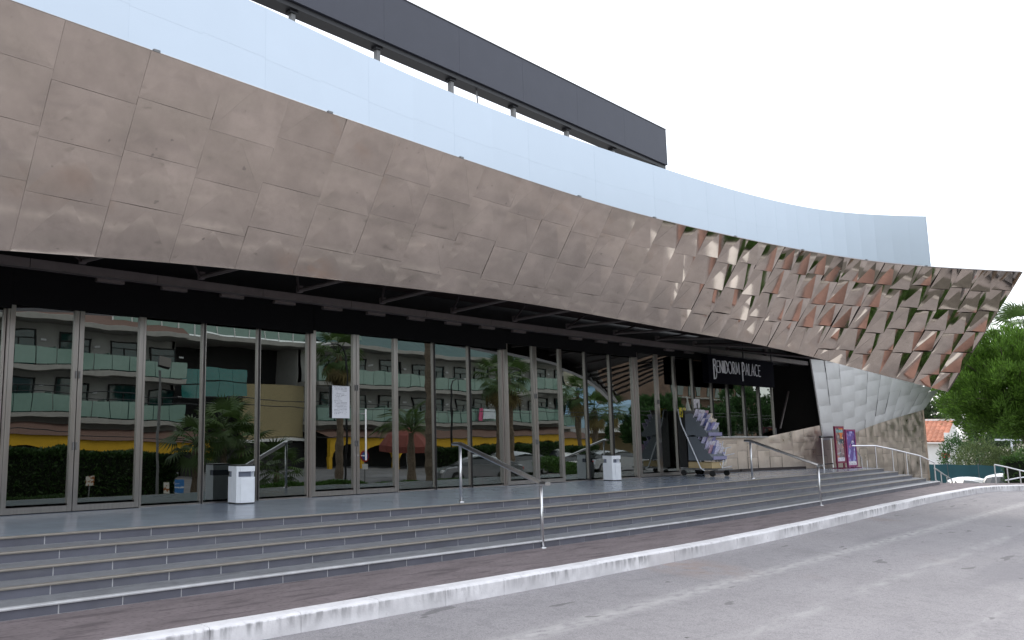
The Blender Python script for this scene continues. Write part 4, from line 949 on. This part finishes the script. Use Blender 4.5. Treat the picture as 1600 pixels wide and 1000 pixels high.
bush('shrub', 'tall green shrub between the white house and the pale bush', (60, 15.0, .0), (1.0, 1.1, 1.7), 5000, shrub_green, .13, .06, 'shrubs beyond the fence screen')
bush('shrub', 'pale olive bush with upright stems above the teal screen', (56, 13.2, .1), (1.0, 1.15, 1.25), 5200, bush_green, .15, .035, 'shrubs beyond the fence screen', up=1.2)
bush('shrub', 'loose olive bush beside the pale one, under the pine crown', (56.5, 12.0, .0), (1.0, 1.0, .95), 4000, bush_green, .13, .04, 'shrubs beyond the fence screen', up=.9)
bush('shrub', 'dark green shrub deep under the pine, behind the olive bushes', (62, 13.2, .4), (1.2, 1.6, 1.5), 4500, hedge_green, .13, .06, 'shrubs beyond the fence screen')
bush('shrub', 'small yellow green shrub on top of the clipped hedge end', (50.5, 10.0, .5), (.5, .6, .6), 1800, box_green, .09, .05, 'shrubs beyond the fence screen')
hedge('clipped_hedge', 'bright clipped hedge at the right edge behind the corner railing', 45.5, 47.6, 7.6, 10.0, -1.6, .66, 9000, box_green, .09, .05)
lp = thing('white_post', 'thin white post under the pine crown', 'post', (60, 12.6, -1.6)); MB().tube([(60, 12.6, -1.6), (60, 12.6, 1.35)], .05, 8).build('shaft', white_paint, lp); MB().box((60, 12.7, 1.4), (.1, 1.3, .1)).build('crossbar', white_paint, lp)

# ------------------------------------------------------------------ across the road (seen in the glass and the metal)
OZ = -.72     # level of the ground across the road
FK = spl([-10, 8, 14, 20, 28, 34, 40, 46], [-2.9, -2.9, -1.4, -.85, -.75, -.9, -1.4, -2.2])     # line of the far kerb
kb2 = [(x, FK(x)) for x in np.arange(46, 16.9, -1.0)]
kerb_run(kb2, .2, -.75, -.50, kerb, mat('grey_kerb', (.42, .41, .40), .8, 0, .15, 5))
fv = MB(); xs_ = np.arange(16, 46.1, 1.0)
for a, b in zip(xs_[:-1], xs_[1:]):
    fa, fb = FK(a)-.18, FK(b)-.18
    fv.quad((a, fa-1.6, -.55), (b, fb-1.6, -.55), (b, fb, -.525), (a, fa, -.525))
structure(fv.build('far_verge', soil))
isl = thing('traffic_island', 'red paved strip with a clipped hedge in the road opposite the prow', 'traffic island', (32, 1, -.4))
ip = [(28.8, 3.9), (29.7, 4.05), (33.9, -1.35), (32.9, -1.8)]; MB().prism([(x, y, road_z(y)-.05) for x, y in ip], (0, 0, 0), (0, 0, .13)).build('paving', brick_red, isl)
n = 12000; u = rng.uniform(0, 1, n); v = rng.uniform(0, 1, n); A_, B_ = np.array([30.5, 3.6]), np.array([34.8, -1.9]); dl = (B_-A_)/np.linalg.norm(B_-A_); nl = np.array([-dl[1], dl[0]])
xy = A_+(B_-A_)*u[:, None]+nl*((v-.5)*.9)[:, None]; zz = -.45+.95*rng.uniform(.2, 1, n)**.5*(1-.3*np.abs(2*v-1)**3)
leaves('hedge_foliage', box_green, np.column_stack([xy, zz]), rng.normal(size=(n, 3))*.6+np.array([0, 0, .5]), .10, .055, isl)
ov = MB(); ov.quad((-60, -60, OZ), (130, -60, OZ), (130, -2.75, OZ), (-60, -2.75, OZ)); structure(ov.build('far_ground', mat('far_soil', (.165, .162, .172), .95, 0, .3, 1)))
lot = MB(); lot.quad((33, -14, OZ+.01), (90, -14, OZ+.01), (90, -6.6, OZ+.01), (33, -6.6, OZ+.01)); structure(lot.build('far_car_park', asphalt_low))
HY = -23.75
ht = thing('hotel_building', 'three storey hotel with green glass balconies and a yellow arcade across the road', 'hotel', (38, HY, OZ))
def wave(x): return 0.0 if x < 37 else .55*math.sin((x-37)*.30)+.25*math.sin((x-37)*.75)
wings = [(4.0, 27.0), (36.9, 70.0)]
bal_panel = MB().box((0, 0, 0), (1.10, .03, .98)).mesh('balcony_panel', glass_green)
side_panel = MB().box((0, 0, 0), (.03, 1.2, 1.15)).mesh('side_screen', glass_green)
win_fr = MB()
for bx_ in ((-.93, 0), (.93, 0)): win_fr.box((bx_[0], 0, 1.05), (.08, .12, 2.1))
win_fr.box((0, 0, 2.06), (1.8, .12, .08)); win_fr.box((0, 0, 1.62), (1.8, .08, .05)); win_fr.box((0, 0, .8), (.05, .07, 1.6))
win_me = win_fr.mesh('window', hotel_dark); pane_me = MB().box((0, -.03, 1.03), (1.8, .02, 2.05)).mesh('pane', window_glass)
plate_me = MB().box((0, 0, 0), (.30, .06, .12)).mesh('wall_lamp', letter_white)
for (x0, x1) in wings:
    nx = int((x1-x0)/1.12); xs_ = np.linspace(x0, x1, nx+1)
    for fl, zf in enumerate((2.72, 5.52)):
        sl = MB(); par = MB()
        for a, b in zip(xs_[:-1], xs_[1:]):
            sl.prism([(a, HY+wave(a), zf-.28), (b, HY+wave(b), zf-.28), (b, HY+wave(b), zf), (a, HY+wave(a), zf)], (0, .18, 0), (0, -1.6, 0))
            o = link('balcony_panel', bal_panel, ht); an = math.atan2(wave(b)-wave(a), b-a); o.matrix_basis = Matrix.Translation(((a+b)/2, HY+.1+wave((a+b)/2), zf+.56)) @ Matrix.Rotation(an, 4, 'Z')
        sl.build('balcony_slab', concrete, ht)
        for a in np.arange(x0+1.5, x1-1, 3.28):
            o = link('window', win_me, ht); o.matrix_basis = Matrix.Translation((a+.9, HY-1.5, zf+.05))
            p = link('pane', pane_me, o)
            p.matrix_parent_inverse = Matrix.Identity(4)
            o = link('side_screen', side_panel, ht); o.matrix_basis = Matrix.Translation((a-.75, HY-.85+wave(a), zf+.62))
            o = link('wall_lamp', plate_me, ht); o.matrix_basis = Matrix.Translation((a+2.3, HY-1.5, zf+1.65))
    MB().box(((x0+x1)/2, HY-1.85, 5.35), (x1-x0, .5, 5.9)).build('wall', hotel_wall, ht)
    ev = MB()
    for a, b in zip(xs_[:-1], xs_[1:]): ev.prism([(a, HY+wave(a), 8.12), (b, HY+wave(b), 8.12), (b, HY+wave(b), 8.40), (a, HY+wave(a), 8.40)], (0, .45, 0), (0, -1.7, 0))
    ev.build('eave', concrete, ht)
    rf = MB()
    for a, b in zip(xs_[:-1], xs_[1:]): rf.quad((a, HY+wave(a)+.4, 8.41), (b, HY+wave(b)+.4, 8.41), (b, HY-3.6, 10.3), (a, HY-3.6, 10.3))
    rf.build('roof', roof_tile_dark if x0 < 10 else teal_roof if False else mat('roof_teal_sheet', (.05, .11, .11), .6, 0, .15, 2), ht)
    # arcade with arches, in yellow plaster
    bay_ = 3.4; nb = int((x1+2.0-x0)/bay_)
    for k in range(nb):
        a = x0+k*bay_; c = a+bay_/2; arcp = [(c+1.52*math.cos(t), HY+1.6, .10+.85*math.sin(t)) for t in np.linspace(0, math.pi, 13)]
        poly = [(a+.003, HY+1.6, 1.48), (a+.003, HY+1.6, OZ+.9 if False else .10)]
        mb = MB(); pts_ = [(a+.003, HY+1.6, .10)]+arcp[::-1]+[(a+bay_-.003, HY+1.6, .10)]
        for p, q2 in zip(pts_[:-1], pts_[1:]): mb.prism([p, q2, (q2[0], q2[1], 1.48), (p[0], p[1], 1.48)], (0, 0, 0), (0, -.35, 0))
        mb.build('arcade_bay', yellow_wall, ht)
        if True: MB().box((a, HY+1.45, (.1+OZ)/2), (.28, .28, .1-OZ)).build('arcade_pier', yellow_wall if x0 > 30 else hotel_dark, ht)
    MB().grid(lambda u, v: (x0+(x1+1-x0)*u, HY+1.75-2.2*v, 1.49+.62*v), 12, 1).build('arcade_roof', roof_tile_dark, ht)
    MB().box(((x0+x1)/2, HY-1.3, .9), (x1-x0, .3, 3.2)).build('ground_floor_wall', hotel_dark, ht)
    MB().box(((x0+x1)/2, HY-1.2, 2.25), (x1-x0-.1, .3, .55)).build('fascia_strip', concrete, ht)
# recess between the wings
MB().box((37.1, HY-3.4, 4.0), (.3, 3.6, 9.2)).build('return_wall', hotel_wall, ht)
MB().box((26.9, HY-3.4, 4.0), (.3, 3.6, 9.2)).build('return_wall', hotel_wall, ht)
MB().box((32, HY-4.5, 4.2), (10.2, .4, 9.6)).build('recess_wall', hotel_dark, ht)
MB().box((34.2, HY-1.0, 3.35), (5.4, .4, 3.75)).build('pebble_wall', pebble, ht)
MB().box((32.2, HY-.7, 1.35), (9.6, .5, .22)).build('edge_beam', house_white, ht)
MB().box((32.0, HY-.9, .2), (9.6, .3, 2.0)).build('recess_front', hotel_dark, ht)
for k in range(4):
    for z in (4.75, 5.75): MB().box((27.6+1.15*k, HY-.5, z), (1.12, .05, .92)).build('recess_glass', teal_glass, ht)
MB().box((32, HY-2.5, 8.3), (10.2, 4.0, .3)).build('recess_eave', concrete, ht)
for k in range(16):
    x = 21.5+k*1.3
    if x < 44: MB().box((x, HY-.6, 9.0), (.07, .07, 1.0)).build('terrace_post', house_white, ht); MB().box((x+.65, HY-.62, 9.0), (1.2, .03, .85)).build('terrace_glass', glass_green, ht)
tag(MB().grid(lambda u, v: (57.2+1.6*u, HY+.30+wave(57.2+1.6*u)+.03*math.sin(9*u), 2.95+.85*v), 8, 3).build('bath_towel', towel_white), 'pale towel hung over a green glass balcony of the hotel', 'towel')
tag(MB().grid(lambda u, v: (56.5+.6*u, HY+.31+wave(56.5+.6*u)+.03*math.sin(9*u), 2.8+1.05*v), 5, 3).build('bath_towel', towel_pink), 'pink towel hung beside the pale one on the hotel balcony', 'towel')
# hedges, palms, umbrella
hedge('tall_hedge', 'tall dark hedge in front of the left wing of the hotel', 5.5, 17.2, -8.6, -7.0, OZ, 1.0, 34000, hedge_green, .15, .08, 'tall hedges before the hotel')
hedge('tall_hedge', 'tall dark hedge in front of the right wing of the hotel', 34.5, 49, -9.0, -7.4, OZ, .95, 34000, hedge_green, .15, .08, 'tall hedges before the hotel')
def strip_hedge(label, x0, x1, back, width, z1, n, m):
    """low planting that follows the far kerb"""
    u = rng.uniform(x0, x1, n); v = rng.uniform(0, 1, n); f = np.array([FK(x) for x in u]); h_ = rng.uniform(.35, 1, n)**.5
    p = np.stack([u, f-back-width*v, -.60+(z1+.60)*h_*(1-.35*np.abs(2*v-1)**3)+.04*np.sin(u*3.1)], 1)
    t = thing('low_hedge', label, 'hedge', ((x0+x1)/2, FK((x0+x1)/2)-back-width/2, -.1), 'low hedges along the far kerb')
    leaves('foliage', m, p, rng.normal(size=(n, 3))*.6+np.array([0, .25, .7]), .10, .05, t)
strip_hedge('low dark planting along the far kerb, left end', 4.5, 15.5, .6, .9, -.42, 9000, hedge_green)
strip_hedge('bright low box hedge along the far kerb before the hotel recess', 17, 22.3, .22, .8, -.14, 12000, box_green)
strip_hedge('lower loose hedge along the far kerb right of the thick palm', 23.2, 28.5, .22, .8, -.24, 10000, box_green)
palm('palm_tree', 'drooping fan palm with a dry skirt before the hotel recess', (29.3, -11.8, OZ), 6.9, 1.25, 26, skirt=26, tr=.2, lo=-60)
palm('palm_tree', 'tall fan palm in front of the right hotel wing', (37.2, -5.8, OZ), 5.6, 1.15, 26, skirt=12, tr=.22, lo=-50)
palm('palm_tree', 'thick trunked palm tree with its crown high above the hotel eave', (27.3, -2.4, OZ), 9.6, 1.6, 26, tr=.33, lo=-40)
palm('palm_tree', 'fan palm at the far end of the hotel by the blue building', (49.6, -9.8, OZ), 5.4, 1.2, 26, skirt=8, tr=.2, lo=-50)
palm('palm_tree', 'smaller fan palm before the pale blue house', (53.5, -10.5, OZ), 4.2, 1.1, 24, skirt=8, tr=.22, lo=-45)
palm('palm_tree', 'young feather palm with arching leaves before the hotel arcade', (29.3, -5.9, OZ), 2.6, .95, 20, frond=FEATHER, tr=.2, lo=-15, hi=70)
for i, (x, y, h, lab) in enumerate([(18.4, -5.6, 2.7, 'tallest stem of the yellow green palm clump'), (19.5, -5.9, 2.0, 'middle stem of the yellow green palm clump'), (17.6, -6.2, 2.2, 'left stem of the yellow green palm clump'), (21.0, -5.4, .9, 'lowest palm of the clump, right side')]):
    palm('clump_palm', lab, (x, y, OZ), h, 1.05, 24, lo=-60, tr=.13, group='palms of the yellow green clump')
um = thing('patio_umbrella', 'closed-side red patio umbrella by the hotel arcade', 'umbrella', (31.2, -8.2, OZ))
MB().tube([(31.2, -8.2, OZ), (31.2, -8.2, 2.25)], .03, 8).build('pole', wood_pole, um)
cn = MB(); nn = 8
for k in range(nn):
    a0, a1 = 2*math.pi*k/nn, 2*math.pi*(k+1)/nn; p = lambda a, r, z: (31.2+r*math.cos(a), -8.2+r*math.sin(a), z)
    MB().add([p(a0, .02, 2.2), p(a0, .8, 1.75), p(a1, .8, 1.75), p(a0, 1.35, 1.15), p(a1, 1.35, 1.15), p(a0, 1.34, .85), p(a1, 1.34, .85)], [(0, 1, 2), (1, 3, 4, 2), (3, 5, 6, 4)]).build('canopy_panel', red_cloth, um)
# lamps, signs
fl = thing('floodlight_pole', 'thin pole with a square floodlight on top before the hotel', 'street lamp', (14.1, -2.75, OZ))
MB().tube([(14.1, -2.75, OZ), (14.1, -2.75, 4.1)], .05, 10).build('pole', lamp_grey, fl); MB().box((0, 0, 0), (.42, .14, .42), M=Matrix.Translation((14.22, -2.65, 4.38)) @ Matrix.Rotation(.45, 4, 'X') @ Matrix.Rotation(.25, 4, 'Y')).build('lamp_head', black_paint, fl)
MB().box((0, 0, 0), (.30, .02, .28), M=Matrix.Translation((14.22, -2.57, 4.34)) @ Matrix.Rotation(.45, 4, 'X') @ Matrix.Rotation(.25, 4, 'Y')).build('lens', house_white, fl)
def street_lamp(label, x, y, z1, dx):
    t = thing('street_lamp', label, 'street lamp', (x, y, OZ), 'curved arm street lamps across the road')
    MB().tube([(x, y, OZ), (x, y, z1-.5), (x+dx*.15, y, z1-.15), (x+dx*.45, y, z1), (x+dx, y, z1+.02)], [.06, .045, .04, .035, .03], 8).build('pole', black_paint, t)
    hd = MB(); hd.tube([(x+dx*.92, y, z1+.02), (x+dx*1.15, y, z1+.0), (x+dx*1.5, y, z1-.05)], [.07, .13, .05], 10, flat=.5); hd.build('lamp_head', house_white, t)
street_lamp('curved black street lamp before the right hotel wing', 35.0, -7.75, 4.9, 1.2)
street_lamp('curved black street lamp arching over the drooping palm', 24.8, -5.75, 5.85, -1.0)
sg_w = print_mat('sign_white', (.7, .68, .62), [((.35, .12, .03), 9, .5, .56, (1, 1, 1))], 1); sg_b = print_mat('sign_blue', (.05, .2, .5), [((.7, .75, .8), 4, .5, .55, (.3, .3, 1))], 1)
def road_sign(label, x, y, ztop, w, h, m, roundp=False):
    t = thing('road_sign', label, 'sign', (x, y, OZ), 'road signs across the road')
    MB().tube([(x, y, OZ), (x, y, ztop-h*.3)], .028, 8).build('pole', lamp_grey, t)
    if roundp:
        MB().tube([(x, y+.03, ztop-.2), (x, y+.055, ztop-.2)], .27, 20).build('plate', red_paint, t); MB().tube([(x, y+.057, ztop-.2), (x, y+.062, ztop-.2)], .20, 20).build('face', blue_paint, t)
        MB().box((x, y+.04, ztop-.66), (.34, .02, .24)).build('lower_plate', house_white, t)
    else: MB().box((x, y+.04, ztop-h/2), (w, .02, h)).build('plate', m, t)
road_sign('small square sign on a thin leaning pole before the dark hedge', 11.7, -3.5, .32, .32, .30, sg_w)
road_sign('small pale sign left of the blue parking sign', 14.9, -3.6, .10, .24, .40, sg_w)
road_sign('blue and white parking sign on a white pole', 15.5, -3.7, .16, .38, .55, sg_b)
road_sign('round red and blue no parking sign with a white plate below', 24.9, -4.3, .95, .4, .4, sg_w, True)
road_sign('small yellow and white sign before the right hedge', 38.5, -6.2, .55, .22, .45, sg_w)
cb = thing('power_cable', 'pair of black overhead cables strung along the road', 'cable', (30, -9, 3.6))
for k, (zz, yy) in enumerate(((3.75, -8.6), (3.45, -9.0), (1.9, -15))):
    MB().tube([(x, yy, zz-.5*math.sin((x+5)/105*math.pi)+.05*k) for x in np.linspace(-5, 100, 30)], .02, 5).build('cable', black_paint, cb)
for x in (62.5, 68.0, 73.5):
    p_ = thing('flag_pole', {62.5: 'tallest white pole, leaning, at the end of the hotel', 68.0: 'shorter white pole in the middle before the blue building', 73.5: 'shorter white pole at the right before the blue building'}[x], 'pole', (x, -9, OZ), 'white poles before the blue building'); MB().tube([(x, -9, OZ), (x-.8, -9, 4.6 if x < 65 else 2.6)], .08, 8).build('shaft', wood_pole, p_)
# buildings to the right of the hotel
bb_ = thing('blue_building', 'sky blue building beyond the end of the hotel', 'building', (88, -36, OZ)); MB().box((86, -38, 3.4), (9, 8, 8.2)).build('wall', skyblue_wall, bb_); MB().box((86, -38, 7.6), (9.4, 8.4, .25)).build('roof', concrete, bb_)
for x in (83.5, 86, 88.5): MB().box((x, -33.98, 4.6), (1.2, .06, 1.5)).build('window', window_glass, bb_)
bp_ = thing('pale_blue_house', 'pale blue long wall with a sloping top behind the beige shop', 'building', (92, -31, OZ)); MB().prism([(81, -31, OZ), (97, -31, OZ), (97, -31, 5.9), (81, -31, 4.3)], (0, 0, 0), (0, -5, 0)).build('wall', skyblue_wall, bp_)
sh_ = thing('beige_shop', 'beige shop with a long white canopy and dark windows', 'shop', (82, -26, OZ)); MB().box((82, -28, .6), (19, 4, 2.7)).build('wall', beige_wall, sh_); MB().box((82.5, -25, 2.2), (21, 5.5, .75)).build('canopy', house_white, sh_)
for x in (83.0, 86.2): MB().box((x, -25.96, .6), (2.4, .06, 1.7)).build('window', window_glass, sh_)
bk_ = thing('brown_apartment_block', 'tall brown apartment block at the far right end of the street', 'building', (125, -40, OZ)); brown_wall = mat('brown_wall', (.22, .14, .10), .85, 0, .25, .8)
MB().box((126, -44, 9), (30, 12, 20)).build('wall', brown_wall, bk_)
for i in range(9):
    for j in range(6): MB().box((113+i*3.2, -37.95, 2.2+j*2.9), (1.5, .12, 1.5)).build('window', window_glass, bk_)
for j in range(6): MB().box((126, -37.4, 1.1+j*2.9), (29, 1.2, .18)).build('balcony_slab', concrete, bk_)
hl_ = MB()
def hillz(x, y): return max(-2, 52*math.exp(-((x-430)/190)**2)*(1+.18*math.sin(x*.031)+.10*math.sin(x*.083+1))*math.exp(-((y+330)/110)**2)-3)
hl_.grid(lambda u, v: (150+u*700, -180-v*300, hillz(150+u*700, -180-v*300)), 70, 30); structure(hl_.build('hill', hill_mat, smooth=True))
for i, (x, y, z, r, lab) in enumerate([(78, -21, 3.2, 2.6, 'round dark tree before the pale blue house'), (84, -18, 2.6, 2.2, 'green tree between the shop canopy and the palms'), (98, -20, 4.0, 3.6, 'large green tree right of the shop canopy'), (100, -13, 4.4, 4.6, 'broad green tree at the right end of the street'), (64, -14, 2.0, 1.8, 'small green tree before the end of the hotel')]):
    pine('street_tree', lab, (x, y, OZ), (x, y, z), r, r, r*.9, 'green trees across the road', 110, 140, .34, .13, shrub_green)
make_car('parked_car', 'silver car parked across the road near the shop', (38.5, -6.6, OZ), .1, car_grey, group='cars parked across the road')
make_car('parked_car', 'white car parked across the road, middle of the row', (43.6, -6.9, OZ), .05, car_white, group='cars parked across the road')
make_car('parked_car', 'second silver car parked across the road, far end', (49.0, -7.1, OZ), 3.2, car_grey, group='cars parked across the road')
make_car('parked_car', 'silver car at the corner of the road opposite the prow', (33.0, -4.3, -.72), .5, car_grey, group='cars parked across the road')
mc = thing('motor_scooter', 'dark scooter with a box parked on the far pavement', 'scooter', (33.2, -4.0, OZ))
for x in (32.6, 33.9): MB().tube([(x, -4.06, OZ+.28), (x, -3.94, OZ+.28)], .28, 16).build('wheel', rubber, mc)
MB().tube([(32.6, -4, OZ+.3), (32.9, -4, OZ+.45), (33.4, -4, OZ+.45), (33.9, -4, OZ+.35)], [.10, .16, .17, .12], 8).build('body', black_paint, mc)
MB().tube([(32.6, -4, OZ+.35), (32.8, -4, OZ+.95)], .05, 6).build('steering_column', lamp_grey, mc); MB().tube([(32.8, -4.3, OZ+1.0), (32.8, -3.7, OZ+1.0)], .02, 6).build('handlebar', black_paint, mc)
MB().box((33.55, -4, OZ+.72), (.7, .28, .12)).build('seat', black_paint, mc); MB().box((34.05, -4, OZ+.95), (.32, .34, .30)).build('top_box', black_paint, mc)
